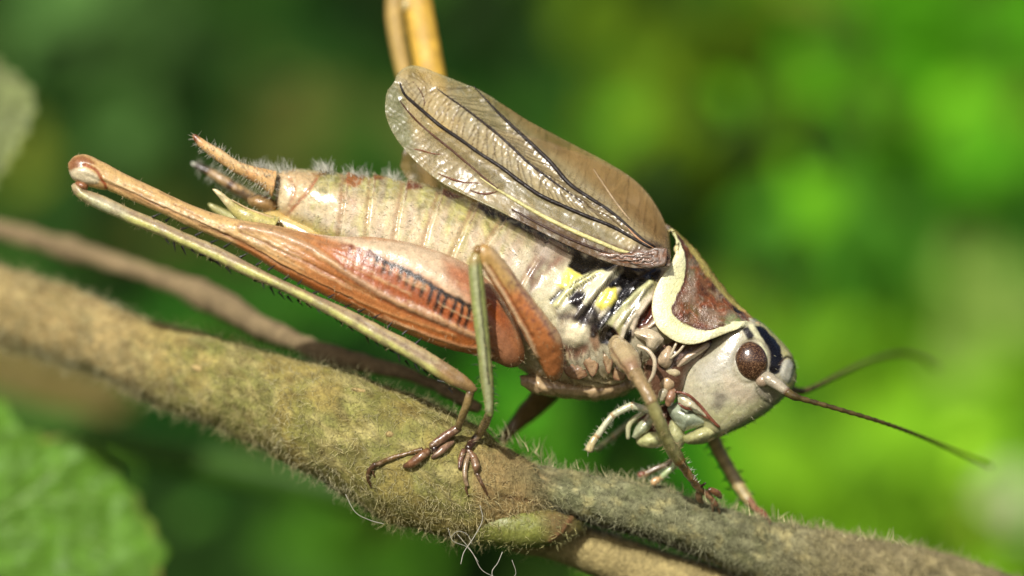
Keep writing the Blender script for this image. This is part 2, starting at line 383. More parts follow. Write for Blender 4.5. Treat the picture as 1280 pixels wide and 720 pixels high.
for (x, y, rx, ry, rot, d) in [(146, 453, 9, 4, 20, None), (250, 462, 15, 6, 24, None), (487, 543, 7, 5, 0, None), (60, 372, 9, 4, 10, None), (448, 488, 12, 4, 12, None)]:
    src = dark if x > 700 else main; k = np.argmin(np.linalg.norm(src.v[:, :2] - (x, y), axis=1) + (src.v[:, 2] > src.v[:, 2].mean() + 30) * 0 +  NM[id(src)] * 500)
    ellipsoid((x, y, src.v[k, 2] + 1), (rx * .8, ry * .8, 3), rot, 10, 16, (178, 156, 104)).mottle(5, .3).rough(6, 1.2).build('lenticel', M_stem, ms_o if x < 700 else dk_o)
def fuzz(src, n, lo, hi, colf, name, parent, curl=.8, lift=.36, seg=5, rad=.4, keep=None):
    pos, nor = src.sample(n, keep); t = RNG.normal(size=(n, 3)); t[:, :2] += (fbm(pos[:, :2], 40, 27)[:, None] - .5) * np.array([5, 4.]); d = nor * lift + t * .6; d[:, 1] += .1
    c = colf(pos); L = RNG.uniform(lo, hi, n) * RNG.uniform(.6, 1.2, n)
    return hairs(pos - nor * 1.0, d, L, rad * RNG.uniform(.7, 1.25, n), c, curl, seg, .25).build(name, M_hair, parent, kind='stuff')
front = lambda p: (p[:, 2] < np.interp(p[:, 0], [-120, 0, 200, 400, 700, 1000, 1340], [430, 345, 180, 68, 35, 80, 170])).astype(float) * (p[:, 0] > -60)
def cmain(p):
    n = fbm(p[:, :2], 60, 21)[:, None]; a = np.array([255, 248, 205.]); b = np.array([206, 192, 116.]); c = a * n + b * (1 - n)
    k = sstep(580, 650, p[:, 0])[:, None] * sstep(560, 600, p[:, 1])[:, None]; c = c * (1 - k) + np.array([238, 214, 160.]) * k; k = sstep(655, 690, p[:, 0])[:, None] * .8; return c * (1 - k) + np.array([170, 168, 120.]) * k
fuzz(main, 15000, 8, 22, cmain, 'stem_hair', ms_o, keep=front)
def cdark(p):
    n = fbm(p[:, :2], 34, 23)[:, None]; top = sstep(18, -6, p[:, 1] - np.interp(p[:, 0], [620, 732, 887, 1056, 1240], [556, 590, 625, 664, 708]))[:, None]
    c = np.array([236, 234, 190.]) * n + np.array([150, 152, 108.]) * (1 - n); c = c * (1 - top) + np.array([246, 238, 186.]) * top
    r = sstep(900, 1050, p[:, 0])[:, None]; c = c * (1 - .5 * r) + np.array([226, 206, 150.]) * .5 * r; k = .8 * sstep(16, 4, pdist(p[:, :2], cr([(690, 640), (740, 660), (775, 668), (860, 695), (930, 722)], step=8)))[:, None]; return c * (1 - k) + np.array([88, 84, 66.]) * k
fuzz(dark, 13000, 8, 20, cdark, 'branch_hair', dk_o, curl=.8, keep=lambda p: front(p) * (p[:, 0] < 1300))
fuzz(pale, 2200, 6, 13, lambda p: np.tile([222, 210, 150.], (len(p), 1)), 'lower_branch_hair', bpy.data.objects['lower_branch'])
fuzz(bud, 800, 7, 16, lambda p: np.tile([225, 220, 150.], (len(p), 1)), 'bud_hair', bud_o, rad=.5)
# longer wisps standing off the rim
def wisps(pts, n, name, parent, lo=14, hi=30, d=0, col=(232, 222, 170)):
    P = cr(pts, n=n); P = P + RNG.normal(size=P.shape) * 2.5; pos = np.c_[P, d + RNG.normal(size=n) * 25]
    D = np.c_[RNG.normal(size=n) * .45, np.full(n, -1.0), RNG.normal(size=n) * .3]
    hairs(pos, D, RNG.uniform(lo, hi, n), .8, col, .35, 5).build(name, M_hair, parent, kind='stuff')
fuzz(main, 450, 10, 24, lambda p: np.tile([240, 226, 170.], (len(p), 1)), 'node_hair', ms_o, lift=.8, rad=.45, keep=lambda p: ((p[:, 0] > 560) & (p[:, 1] > 615) & (p[:, 2] < 0)).astype(float))
wisps([(622, 545), (640, 550), (660, 562), (690, 584)], 26, 'rim_wisp', ms_o)
wisps([(690, 584), (740, 594), (803, 604), (887, 628), (965, 650), (1056, 668), (1155, 686)], 150, 'rim_wisp', dk_o, 8, 20, 15)
# loose fibres hanging below the node
fib = []
for path, r in [([(600, 632), (603, 650), (592, 672), (580, 690), (576, 705)], .5), ([(572, 668), (590, 690), (602, 712), (620, 722)], .35), ([(628, 690), (622, 704), (615, 714), (617, 726)], .45),
                ([(560, 660), (566, 676), (584, 684), (598, 702)], .3), ([(563, 672), (572, 664), (584, 668), (590, 680)], .3), ([(432, 618), (444, 640), (462, 650), (480, 655)], .4), ([(640, 700), (645, 716), (640, 724)], .3)]:
    fib.append(tube(np.c_[np.array(path, float), np.full(len(path), -70.)], r, m=5, col=(225, 222, 205)))
merge(*fib).build('loose_fibre', M_hair, ms_o, kind='stuff')

# ------------------------------------------------------------ dry twig behind
tw = tube([(-160, 240, 620), (-20, 280, 520), (100, 316, 440), (200, 348, 360), (262, 372, 300), (320, 404, 220), (400, 440, 130), (470, 458, 100), (540, 480, 70), (600, 510, 50)], [14, 13, 13, 13, 17, 14, 12, 10, 8, 5], m=20, col=(140, 122, 90), step=5)
tw.rough(30, 5, 31).rough(10, 2, 32).mottle(22, .4, 33)
twig = tw.bake().build('dry_twig', M_twig); tag(centre(twig), 'thin dry brown twig behind the hairy stem, left', 'twig')

# ------------------------------------------------------------ bush cricket
bug = empty('bush_cricket', (640, 560, -20)); tag(bug, 'brown and green bush cricket with raised wings perched on the hairy stem', 'bush cricket')
body = loft([(343, 224, 345, 258, 9, 0), (350, 214, 356, 278, 24, 0), (375, 211, 385, 297, 36, 0), (410, 214, 425, 322, 45, 0), (450, 219, 465, 347, 51, 0), (490, 223, 510, 372, 55, 0),
             (530, 231, 555, 398, 58, 0), (570, 243, 598, 425, 61, 0), (610, 257, 640, 455, 64, 0), (650, 272, 676, 478, 67, 0), (690, 287, 712, 487, 70, 0), (730, 301, 745, 488, 72, 0), (770, 313, 775, 482, 71, 0),
             (805, 321, 805, 468, 66, 0), (835, 326, 832, 448, 58, 0), (862, 345, 858, 432, 46, 0), (885, 370, 880, 425, 30, 0)], n=330, m=220, col=(220, 200, 158))
P2 = body.q[:, :2]
# broad pigment zones
body.mix(sstep(600, 680, P2[:, 0]), (196, 186, 156))
body.poly([(640, 452), (700, 468), (800, 452), (830, 440), (830, 500), (640, 505)], (190, 165, 118), 10, .9)
body.poly([(380, 262), (480, 292), (570, 330), (640, 380), (640, 420), (560, 372), (450, 322), (390, 300)], (232, 220, 192), 12, .8)
body.poly([(350, 262), (400, 282), (440, 300), (440, 325), (380, 305)], (212, 190, 105), 8, .8)
body.line([(390, 214), (450, 221), (520, 231), (600, 257), (660, 280)], 44, (150, 146, 74), 16, .75)
n1 = fbm(np.c_[(P2[:, 0] + .35 * P2[:, 1]) / 1.0, (P2[:, 1] - .35 * P2[:, 0]) / 3.4, body.q[:, 2] / 3], 9, 41); body.mix(sstep(.52, .64, n1) * .45 * (P2[:, 0] < 640) * (P2[:, 0] > 385), (204, 202, 118))
body.mix(sstep(.56, .68, fbm(body.q, 7, 44)) * .5 * (P2[:, 0] < 650) * sstep(60, 25, pdist(P2, cr([(390, 214), (450, 221), (520, 231), (600, 257), (660, 280)], step=6))), (96, 98, 40))
# tail plates
body.poly([(346, 214), (396, 216), (386, 240), (360, 270), (346, 268)], (206, 176, 132), 3, .9)
body.poly([(350, 226), (357, 224), (363, 240), (362, 256), (352, 262), (346, 250)], (226, 206, 165), 2, .9, h=2)
body.line([(396, 222), (386, 238), (370, 256), (357, 272)], 3, (165, 100, 66), 1.2, .9, h=-2)
body.line([(362, 222), (368, 238), (362, 258)], 3, (176, 112, 80), 1.5, .6, h=-1.5)
body.poly([(344, 262), (360, 268), (362, 276), (350, 276)], (214, 165, 92), 2)
# abdominal segments
seams = [[(433, 212), (430, 248), (428, 270), (426, 300)], [(467, 216), (464, 246), (461, 276), (460, 306)], [(509, 224), (502, 256), (497, 282), (494, 310)], [(554, 233), (544, 264), (534, 296), (528, 322)],
         [(598, 250), (584, 282), (568, 316), (556, 345)], [(640, 264), (622, 288), (604, 314), (588, 350)], [(692, 286), (672, 325), (656, 352), (640, 390)]]
wsm = (fbm(body.q, 16, 45) - .5) * 3
for i, s in enumerate(seams):
    s = np.array(s, float); c = cr(s, n=40); ext = np.vstack([c, c[-1] + (c[-1] - c[-6]) * 4]); xs = np.interp(P2[:, 1], ext[:, 1], ext[:, 0]) + wsm
    sd = P2[:, 0] - xs; on = (P2[:, 1] < ext[-1, 1] + 10); body.h += on * np.where(sd > 0, 4.2 * np.exp(-sd / 12) * sstep(0, 1.6, sd), -3.0 * np.exp(sd / 5))
    body.line(s + (-4, -1), 6, (168, 132, 104), 2.5, .6, wob=1.5)
    body.line(s + (2, 0), 2.6, (232, 216, 180), 1.0, .6); body.line(s + (2.6, .6), 1.6, (150, 110, 80), .9, .15); body.line(cr(s, n=10)[:4] + (2.6, .6), 2.2, (104, 60, 38), .9, .7, h=-.8)
    body.line(s + (13, 3), 9, (188, 164, 150), 5, .4)
for pts, c in [([(434, 213), (456, 216), (452, 230), (440, 236), (432, 228)], (158, 96, 52)), ([(467, 218), (480, 221), (476, 227), (467, 227)], (118, 66, 34)), ([(509, 226), (528, 231), (524, 238), (508, 239)], (116, 62, 40)),
               ([(553, 235), (580, 243), (572, 248), (552, 246)], (112, 54, 40)), ([(598, 252), (618, 258), (606, 264), (597, 260)], (52, 28, 22)), ([(390, 214), (410, 215), (405, 220), (392, 220)], (150, 110, 60))]:
    body.poly(pts, c, 2, .9)
body.line([(426, 246), (440, 254), (432, 262)], 10, (196, 150, 120), 5, .4)
for x, y in [(668, 352), (674, 330), (680, 316), (664, 340)]: body.poly([(x - 5, y - 8), (x + 6, y - 5), (x + 3, y + 8), (x - 6, y + 5)], (120, 86, 74), 3, .7, wob=4)
# shade under the wing, painted into the body colour as a dark band
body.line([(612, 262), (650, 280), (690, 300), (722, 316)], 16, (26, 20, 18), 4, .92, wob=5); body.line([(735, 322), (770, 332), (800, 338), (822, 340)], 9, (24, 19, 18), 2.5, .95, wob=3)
# thorax side plates: pigment and relief
body.poly([(690, 320), (712, 338), (700, 380), (690, 420), (665, 400), (668, 350)], (214, 206, 165), 5, .8)
body.web(13, .05, (232, 226, 196), .25, 54, .2).web(20, .03, (128, 88, 70), .2, 57)
for k in range(18):
    t = k / 17; a = np.array([714 + 108 * t, 346 + 8 * t + RNG.uniform(-4, 4)]); b = np.array([690 + 96 * t, 402 + 24 * t + RNG.uniform(-4, 6)]); m_ = (a + b) / 2 + RNG.normal(size=2) * 3
    body.line([a, m_, b], RNG.uniform(1.4, 2.2), [(64, 48, 40), (236, 228, 196), (128, 92, 66)][k % 3], .8, [.55, .5, .5][k % 3], h=[-1.8, 1.4, -1.2][k % 3], wob=2.5)
body.poly([(668, 294), (700, 306), (713, 320), (702, 334), (682, 332), (664, 316)], (150, 126, 108), 6, .7, wob=4); body.poly([(672, 302), (690, 310), (686, 322), (670, 318)], (206, 196, 178), 5, .6, wob=4)
body.line([(700, 322), (688, 334), (676, 346), (664, 362)], 6, (142, 100, 82), 2, .6, h=-1.5, wob=3); body.line([(652, 296), (640, 316), (630, 340)], 10, (176, 150, 134), 5, .5, wob=3)
K_ = (10, 8, 8)
body.poly([(721, 312), (709, 333), (716, 337), (728, 345), (736, 342), (748, 333), (752, 326), (732, 322)], K_, 1.6, 1, h=-2, wob=1, sm=False)
body.poly([(744, 338), (750, 329), (771, 330), (763, 340), (752, 342)], K_, 1.3, 1, h=-1, sm=False)
body.poly([(709, 335), (715, 337), (730, 346), (721, 353), (711, 361), (701, 360), (694, 356)], (244, 230, 108), 1.4, 1, h=1, sm=False)
body.poly([(709, 361), (697, 376), (691, 381), (686, 375), (696, 365), (703, 360)], (40, 26, 20), 1.5, 1, h=-2.5, sm=False)
body.line([(690, 378), (703, 366), (712, 361)], 3, (170, 172, 178), 1, .8, h=1)
body.line([(752, 341), (733, 347), (718, 356), (708, 366), (695, 381)], 8, (218, 216, 158), 1.3, 1, h=4, wob=.5)
body.line([(746, 336), (735, 345), (722, 352), (712, 360)], 2, (40, 32, 28), .7, .9, h=-3, wob=.5)
body.line([(768, 340), (752, 350), (738, 364), (720, 376), (700, 386)], 11, (226, 222, 190), 2, .95, h=4.5, wob=.8)
body.line([(722, 357), (708, 372), (696, 386)], 2.2, (90, 70, 56), .8, .8, h=-2)
body.poly([(716, 364), (727, 366), (730, 376), (722, 384), (712, 380), (711, 371)], (26, 22, 26), 3, .95, h=1); body.line([(722, 374), (730, 390), (726, 402)], 12, (40, 34, 38), 4, .85); body.line([(738, 386), (746, 396), (742, 408)], 8, (30, 24, 26), 3, .85)
body.line([(775, 334), (765, 344), (752, 358), (740, 371), (727, 386), (718, 398)], 5.5, (216, 202, 182), 1.4, 1, h=5, wob=.6)
body.line([(770, 346), (757, 359), (745, 373), (738, 386)], 2, (52, 38, 34), .7, .95, h=-3, wob=.5)
body.poly([(757, 361), (770, 359), (773, 372), (765, 382), (750, 387), (744, 381), (751, 370)], (244, 232, 112), 1.4, 1, h=2.5, sm=False)
body.poly([(784, 334), (770, 349), (759, 358), (770, 360), (777, 360), (772, 371), (776, 377), (786, 370), (798, 359), (811, 347), (824, 343), (818, 334), (797, 342)], (14, 13, 14), 1.5, 1, h=-1.5, sm=False)
body.line([(818, 340), (800, 350), (786, 362), (777, 374)], 7, (48, 50, 56), 1.5, .6, h=2)
body.line([(812, 350), (798, 362), (786, 374), (768, 388), (757, 402), (750, 414)], 8, (206, 206, 156), 1.4, 1, h=4, wob=.6)
body.line([(806, 352), (792, 364), (778, 378), (764, 388)], 2, (48, 40, 32), .7, .9, h=-3)
body.line([(774, 378), (758, 396), (742, 412)], 9, (18, 14, 15), 2, 1, h=-1)
body.line([(816, 356), (804, 368), (796, 384), (782, 398), (772, 420), (768, 438)], 10, (150, 144, 98), 1.6, 1, h=3.5, wob=.6)
body.line([(806, 362), (796, 378), (782, 392), (770, 408)], 2.4, (222, 218, 182), .8, .95, h=2)
body.line([(793, 392), (782, 408), (776, 426)], 6, (208, 196, 172), 1.5, 1, h=4)
body.poly([(816, 375), (801, 396), (795, 408), (800, 412), (812, 408), (819, 396), (822, 380)], (82, 34, 22), 1.5, 1, h=-6, sm=False)
body.line([(814, 373), (800, 391), (792, 406), (790, 418)], 5, (216, 198, 172), 1.2, 1, h=4)
body.line([(796, 414), (808, 410), (820, 402)], 3, (206, 186, 156), 1, 1, h=3)
body.poly([(749, 413), (757, 407), (768, 411), (771, 421), (764, 431), (751, 428)], (20, 12, 11), 2, 1, h=-3)
body.poly([(782, 418), (788, 412), (788, 428), (780, 436), (778, 428)], (34, 24, 22), 2, 1, h=-3)
body.poly([(766, 412), (773, 416), (768, 428), (760, 430)], (130, 78, 62), 2, .8)
body.poly([(710, 408), (722, 402), (733, 408), (735, 420), (728, 430), (716, 432), (707, 422)], (240, 228, 190), 4, 1, h=5)
body.line([(700, 396), (722, 396), (738, 404), (744, 414)], 7, (86, 74, 76), 3, .7)
body.poly([(702, 428), (716, 434), (734, 430), (736, 440), (722, 448), (704, 446)], (110, 66, 48), 4, .85, h=-3)
body.poly([(735, 422), (746, 410), (750, 430), (744, 440)], (150, 116, 88), 3, .9)
for s in [[(706, 440), (708, 460), (716, 478)], [(742, 470), (754, 476), (770, 474), (788, 462)], [(720, 474), (745, 480), (772, 482), (796, 470)]]:
    body.line(s, 2.4, (104, 76, 48), 1, .8, h=-3); body.line(np.array(s) + (3, 3), 4, (210, 190, 148), 1.2, .7, h=2)
body.poly([(713, 364), (728, 363), (735, 375), (745, 388), (744, 404), (730, 406), (716, 398), (722, 386), (710, 376)], (36, 30, 33), 3, .85)
body.line([(752, 342), (736, 349), (721, 358), (711, 367), (698, 381)], 5.5, (222, 218, 160), 1.2, .95, h=1.5); body.line([(748, 345), (733, 352), (719, 361), (708, 371)], 1.8, (26, 20, 18), .7, .9, h=-1)
body.line([(770, 342), (755, 353), (742, 366), (732, 378)], 6, (226, 220, 186), 1.4, .9, h=1.5); body.line([(774, 338), (762, 350), (749, 364), (738, 380), (730, 396)], 2.2, (30, 22, 20), .7, .9, h=-1.5)
body.line([(821, 344), (806, 351), (792, 361), (780, 372), (766, 388), (752, 404), (742, 418)], 9, (12, 10, 11), 2, .95, h=-1, wob=2)
body.line([(788, 338), (776, 348), (766, 356)], 9, (12, 10, 11), 2, .95, wob=2); body.line([(812, 354), (798, 366), (784, 380), (770, 396), (760, 410)], 4.5, (214, 214, 158), 1.2, .95, h=1.5); body.line([(815, 358), (802, 372), (792, 388), (780, 404)], 2.4, (40, 32, 26), .8, .85, h=-1.5)
body.line([(806, 374), (796, 390), (784, 406), (778, 424)], 3.5, (218, 206, 176), 1, .9, h=1.5); body.poly([(748, 413), (758, 406), (769, 411), (772, 422), (764, 432), (750, 429)], (16, 10, 9), 2, 1); body.poly([(781, 416), (789, 410), (789, 428), (780, 438), (777, 428)], (20, 13, 12), 2, 1)
for k in range(16):
    x = 690 + 8 * k; a = np.array([x, 440 + RNG.uniform(-4, 4)]); body.line([a, a + (RNG.uniform(-2, 6), 16), a + (RNG.uniform(0, 14), 34)], 2, [(96, 64, 46), (226, 208, 172)][k % 2], .9, .6, h=[-2, 1.6][k % 2], wob=2.5)
body.mottle(9, .14, 51).rough(10, .7, 52).rough(26, 1.5, 53)
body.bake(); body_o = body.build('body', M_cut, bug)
def skin_depth(src, x, y, back=0.0):
    k = src.__dict__.get('_near')
    if k is None: k = src._near = np.where(src.normals()[:, 2] < .2)[0]
    j = k[np.argmin(np.linalg.norm(src.v[k, :2] - (x, y), axis=1))]; return src.v[j, 2] + back
# fuzz on the back: tufts
def tuft(pts, n, lo, hi, name, parent, col=(238, 238, 222), d=(-25, 25), lean=(-.2, -1)):
    P = cr(pts, n=n) + RNG.normal(size=(n, 2)) * 2; pos = np.c_[P, RNG.uniform(*d, n)]
    D = np.c_[RNG.normal(size=n) * .4 + lean[0], np.full(n, lean[1]), RNG.normal(size=n) * .35]
    hairs(pos, D, RNG.uniform(lo, hi, n), .55, col, .3, 4).build(name, M_hair, parent, kind='stuff')
for a, b in [((322, 212), (340, 216)), ((338, 216), (368, 214)), ((395, 216), (418, 218)), ((436, 221), (462, 222)), ((484, 225), (502, 230)), ((405, 217), (415, 217))]:
    tuft([a, ((a[0] + b[0]) / 2, (a[1] + b[1]) / 2 - 1), b], 46, 8, 21, 'back_hair', body_o)
pos, nor = body.sample(1300, lambda p: ((p[:, 2] < 10) & (p[:, 1] < 330) & (p[:, 0] < 720)).astype(float))
hairs(pos, nor * .5 + np.array([-.9, -.1, 0]) + RNG.normal(size=pos.shape) * .35, RNG.uniform(3, 8, len(pos)), .32, (232, 228, 190), .3, 3).build('body_hair', M_hair, body_o, kind='stuff')
pos, nor = body.sample(380, lambda p: ((p[:, 2] < 10) & (p[:, 1] > 430) & (p[:, 0] > 640)).astype(float))
hairs(pos, nor * .9 + RNG.normal(size=pos.shape) * .4, RNG.uniform(4, 10, len(pos)), .35, (225, 215, 175), .3, 3).build('belly_hair', M_hair, body_o, kind='stuff')
# coxal plates low on the thorax
def plate(name, poly, d, b, col, parent, mt=M_cut, edge=None, **k):
    p = dome(np.array(poly, float), d, b, col, n=24, p=.8, **k).mottle(8, .3, 5).rough(9, 1.3, 6).rough(4, .5, 7)
    if edge: p.line(np.vstack([poly, poly[:1]]), 3, edge, 1.2, .8)
    return p.build(name, mt, parent)
for poly, b, c in [([(734, 427), (722, 444), (730, 455), (740, 471), (747, 460), (746, 440)], 3, (172, 142, 108)), ([(754, 426), (748, 436), (754, 452), (760, 467), (766, 457), (764, 440)], 3, (176, 148, 112)),
                   ([(706, 446), (704, 462), (716, 474), (734, 470), (728, 456), (718, 446)], 3, (164, 128, 94)), ([(770, 440), (764, 458), (768, 474), (780, 474), (784, 456), (780, 442)], 3, (168, 136, 100))]:
    c0 = np.mean(poly, 0); plate('coxal_plate', poly, skin_depth(body, *c0, 2), b, c, bug, edge=(120, 78, 58))
plate('lobe_plate', [(790, 415), (806, 411), (820, 414), (830, 424), (822, 434), (815, 440), (809, 436), (806, 427), (796, 421)], -66, 9, (206, 190, 158), bug)
tube([(797, 432, -76), (810, 438, -80), (818, 450, -82), (817, 466, -82), (811, 478, -80)], [2.4, 2.8, 2.8, 2.6, 2], m=10, col=(204, 188, 158)).mottle(8, .2).build('coxal_rim', M_cut, bug)
plate('neck_plate', [(838, 456), (850, 446), (868, 436), (884, 428), (886, 434), (870, 446), (852, 458), (842, 462)], -44, 7, (214, 190, 160), bug)
plate('neck_plate', [(826, 440), (836, 432), (842, 440), (840, 454), (830, 460), (822, 452)], -52, 9, (196, 172, 140), bug)
plate('neck_membrane', [(800, 440), (830, 426), (880, 420), (892, 436), (862, 462), (850, 490), (832, 500), (812, 490)], -34, 14, (104, 74, 56), bug, M_gloss)
for s in ([(846, 428), (842, 436), (838, 446)], [(856, 430), (848, 440), (838, 448)]):
    tube([(x, y, -62) for x, y in s], 1.8, m=8, col=(200, 184, 152)).build('neck_rod', M_cut, bug)
bk = loft([(650, 470, 652, 482, 6, -20), (664, 468, 668, 492, 18, -16), (690, 472, 694, 497, 26, -10), (720, 476, 724, 500, 30, 0), (750, 476, 752, 501, 30, 6), (776, 470, 780, 494, 24, 8), (800, 462, 804, 480, 12, 4)], n=90, m=60, col=(196, 168, 126))
for k in range(7): x = 668 + 19 * k; bk.line([(x, 468), (x + 4, 484), (x + 10, 500)], 3, (164, 128, 92), 1.6, .4, h=-1, wob=5)
bk.mottle(9, .25).rough(12, 2.5).rough(5, .8).build('breast_plate', M_cut, bug)


# ---- head
head = loft([(926, 396, 944, 398, 26, 0), (897, 413, 958, 408, 44, 0), (873, 436, 977, 427, 51, 0), (857, 457, 990.5, 445, 54, 0), (848, 478, 996.5, 464, 54, 0), (845, 496, 992, 484, 52, 0), (850, 512, 973, 504, 48, 0), (868, 527, 944, 526, 42, 0), (880, 540, 915, 540, 32, 0), (889, 548, 903, 546, 14, 0)], n=150, m=190, col=(188, 182, 154), e=.86)
head.poly([(850, 500), (900, 510), (960, 490), (990, 480), (980, 510), (900, 560), (860, 540)], (182, 180, 128), 14, .8)
head.poly([(946, 404), (962, 410), (984, 428), (1000, 455), (1000, 490), (985, 505), (980, 490), (984, 460), (972, 432), (954, 414)], (222, 214, 140), 4, 1)
head.web(12, .05, (212, 208, 180), .25, 70, .1).web(16, .03, (160, 142, 116), .2, 73).mix(sstep(.5, .62, fbm(head.q, 10, 61)) * .3, (204, 200, 166)).mix(sstep(.55, .68, fbm(head.q, 8, 64)) * .2, (172, 156, 128))
head.poly([(900, 440), (918, 425), (925, 450), (910, 470), (880, 480), (868, 460)], (190, 186, 172), 10, .6)
head.poly([(890, 492), (900, 490), (908, 500), (902, 510), (892, 508)], (120, 112, 98), 6, .7, wob=6)
head.poly([(906, 466), (930, 480), (950, 496), (930, 505), (905, 490)], (202, 182, 158), 9, .5)
head.poly([(926, 410), (938, 408), (942, 418), (942, 428), (935, 423)], (26, 18, 14), 1.4, 1, sm=False)
head.poly([(940, 406), (953, 409), (966, 420), (976, 435), (978, 450), (975, 463), (967, 468), (960, 460), (962, 445), (957, 432), (950, 420), (944, 412)], (16, 10, 8), 1.4, 1, h=-.6)
head.line([(939, 408), (947, 420), (954, 434), (958, 446)], 7, (216, 214, 172), 1.4, .95, h=1)
head.poly([(978, 452), (986, 449), (992, 456), (990, 472), (984, 480), (974, 468)], (190, 188, 170), 2, .95, h=2.5)
head.line([(975, 456), (979, 449), (986, 446), (993, 453), (996, 466)], 2.4, (58, 34, 24), .9, .95, h=-1.5)
head.poly([(946, 482), (958, 486), (972, 492), (966, 506), (956, 500), (947, 492)], (150, 140, 124), 3, .8, h=-2)
head.line([(945, 476), (947, 490), (956, 502), (968, 507)], 2, (110, 108, 86), .8, .8, h=-1.5)
head.line([(852, 506), (850, 486), (856, 466), (868, 446), (886, 428)], 3, (150, 128, 98), 1.2, .6, h=-1.8); head.line([(855, 506), (854, 486), (860, 468), (872, 449)], 3, (214, 206, 172), 1.2, .5, h=1.2)
head.line([(944, 480), (930, 498), (912, 518), (900, 532)], 2, (170, 150, 118), 1, .25, h=-.5)
head.line([(908, 548), (926, 538), (950, 524)], 4, (172, 130, 104), 2, .6)
for cx, r in [(939, 27)]:
    th = np.linspace(0, 2 * math.pi, 30); head.line(np.c_[939 + 21.5 * np.cos(th) - 4 * np.sin(th), 452 + 27.5 * np.sin(th)], 4, (168, 158, 130), 1.5, .7, h=-1.5)
head.mottle(7, .12, 66).mottle(16, .12, 69).rough(9, .5, 67).rough(24, 1.2, 68)
head_o = head.build('head', M_head, bug)
ps, nr = head.sample(150, lambda p: ((p[:, 2] < 20) & (p[:, 1] > 440)).astype(float)); hairs(ps, nr * .7 + np.array([.2, .5, 0]) + RNG.normal(size=nr.shape) * .25, RNG.uniform(3, 7, len(ps)), .3, (220, 214, 180), .2, 3).build('head_hair', M_hair, head_o, kind='stuff')
for sg in (-1, 1):
    ellipsoid((939, 452, sg * 47), (20.8, 25.6, 16), -12, 40, 56, (90, 56, 38)).build('eye', M_eye, head_o, label='dark brown bulging compound eye')
# mouth parts
plate('clypeus', [(860, 541), (880, 531), (895, 532), (900, 540), (892, 549), (875, 555), (860, 555), (855, 547)], -18, 20, (184, 182, 128), head_o, M_head, back=22)
plate('mandible', [(834, 510), (847, 503), (866, 512), (881, 522), (884, 530), (860, 538), (854, 539), (840, 524)], -26, 16, (168, 178, 150), head_o, M_head, back=20)
plate('cheek', [(847, 494), (858, 494), (872, 506), (886, 522), (866, 514), (850, 506)], -42, 7, (196, 190, 156), head_o, M_head)
for s, r in (([(844, 490), (852, 491), (862, 495), (875, 507), (887, 522), (899, 534)], [1.4, 1.8, 2.0, 2.1, 2.4, 1.8]), ([(848, 504), (856, 510), (868, 513), (880, 520), (888, 524)], [1.4, 2, 2.2, 2, 1.5])):
    tube([(x, y, skin_depth(head, x, y, -2) if x > 862 else -50) for x, y in s], r, m=8, col=(128, 76, 56)).mottle(8, .3).build('suture', M_gloss, head_o)
plate('labrum', [(840, 522), (848, 528), (855, 538), (857, 550), (850, 561), (840, 556), (832, 544)], -14, 16, (186, 186, 134), head_o, M_head, back=18)
plate('maxilla', [(795, 550), (802, 541), (825, 540), (832, 547), (829, 557), (812, 560), (798, 556)], -10, 14, (196, 196, 136), head_o, M_head)
plate('maxilla', [(790, 546), (796, 531), (811, 520), (817, 525), (810, 538), (796, 548)], -18, 9, (180, 186, 148), head_o, M_head)
plate('mouth_membrane', [(796, 520), (820, 508), (842, 506), (846, 530), (836, 550), (806, 546)], 6, 14, (112, 70, 56), head_o, M_gloss)
tube([(785, 548, -16), (786, 532, -20), (794, 522, -22), (806, 516, -24)], [2.5, 3.4, 3.2, 2.5], m=10, col=(212, 210, 164)).build('maxilla', M_head, head_o)
tube([(800, 540, -14), (806, 526, -24), (814, 514, -26)], [2, 2.4, 2], m=8, col=(198, 178, 150)).build('maxilla', M_head, head_o)
for x, y, a, b, c in [(840, 464, 11, 7, (206, 190, 150)), (834, 480, 9, 10, (186, 160, 122)), (829, 492, 6, 10, (200, 190, 156)), (838, 497, 6, 12, (156, 118, 90))]:
    ellipsoid((x, y, -42), (a, b, 7), 20, 22, 28, c).mottle(5, .3).rough(6, 1.4).build('neck_bead', M_cut, bug)
def palp(segs, d, col, tipc, hair=True):
    root = None
    for i, (p0, p1, r0, r1) in enumerate(segs):
        last = i == len(segs) - 1
        p = tube([(*p0, d), ((p0[0] + p1[0]) / 2, (p0[1] + p1[1]) / 2 - 1, d - 1), (*p1, d)], [r0, (r0 + r1) / 2 * .95, r1], m=14, col=tipc if last else col, step=2).mottle(7, .2, 9)
        p.mix(sstep(.86, .97, p.u) * .8 * (not last), (196, 150, 96))
        if root is None: root = p.build('palp', M_cut, head_o)
        else: p.build('palp_segment', M_cut, bug_children(root))
        if hair:
            ps, nr = p.sample(40); parts.append((ps, nr))
    ps = np.vstack([a for a, _ in parts[-len(segs):]]); nr = np.vstack([b for _, b in parts[-len(segs):]])
    hairs(ps, nr + RNG.normal(size=nr.shape) * .25, RNG.uniform(3, 7, len(ps)), .35, (230, 228, 200), .2, 3).build('palp_hair', M_hair, head_o, kind='stuff')
parts = []
def bug_children(r): return head_o
palp([((812, 514), (789, 507), 4, 5.5), ((790, 507), (765, 520), 5.2, 4.4), ((765, 520), (746, 546), 4, 4.6), ((744, 547), (736, 563), 4.6, 5.8)], -38, (206, 208, 172), (206, 190, 140))
palp([((812, 520), (786, 530), 4, 4.6), ((786, 530), (766, 546), 4.5, 4), ((766, 546), (744, 562), 3.6, 3.6)], 70, (160, 166, 110), (150, 156, 100), True)
palp([((846, 566), (836, 580), 4, 4), ((836, 580), (806, 593), 3.6, 4.2), ((806, 593), (799, 595), 4.4, 4.2)], 12, (122, 104, 76), (130, 70, 44))
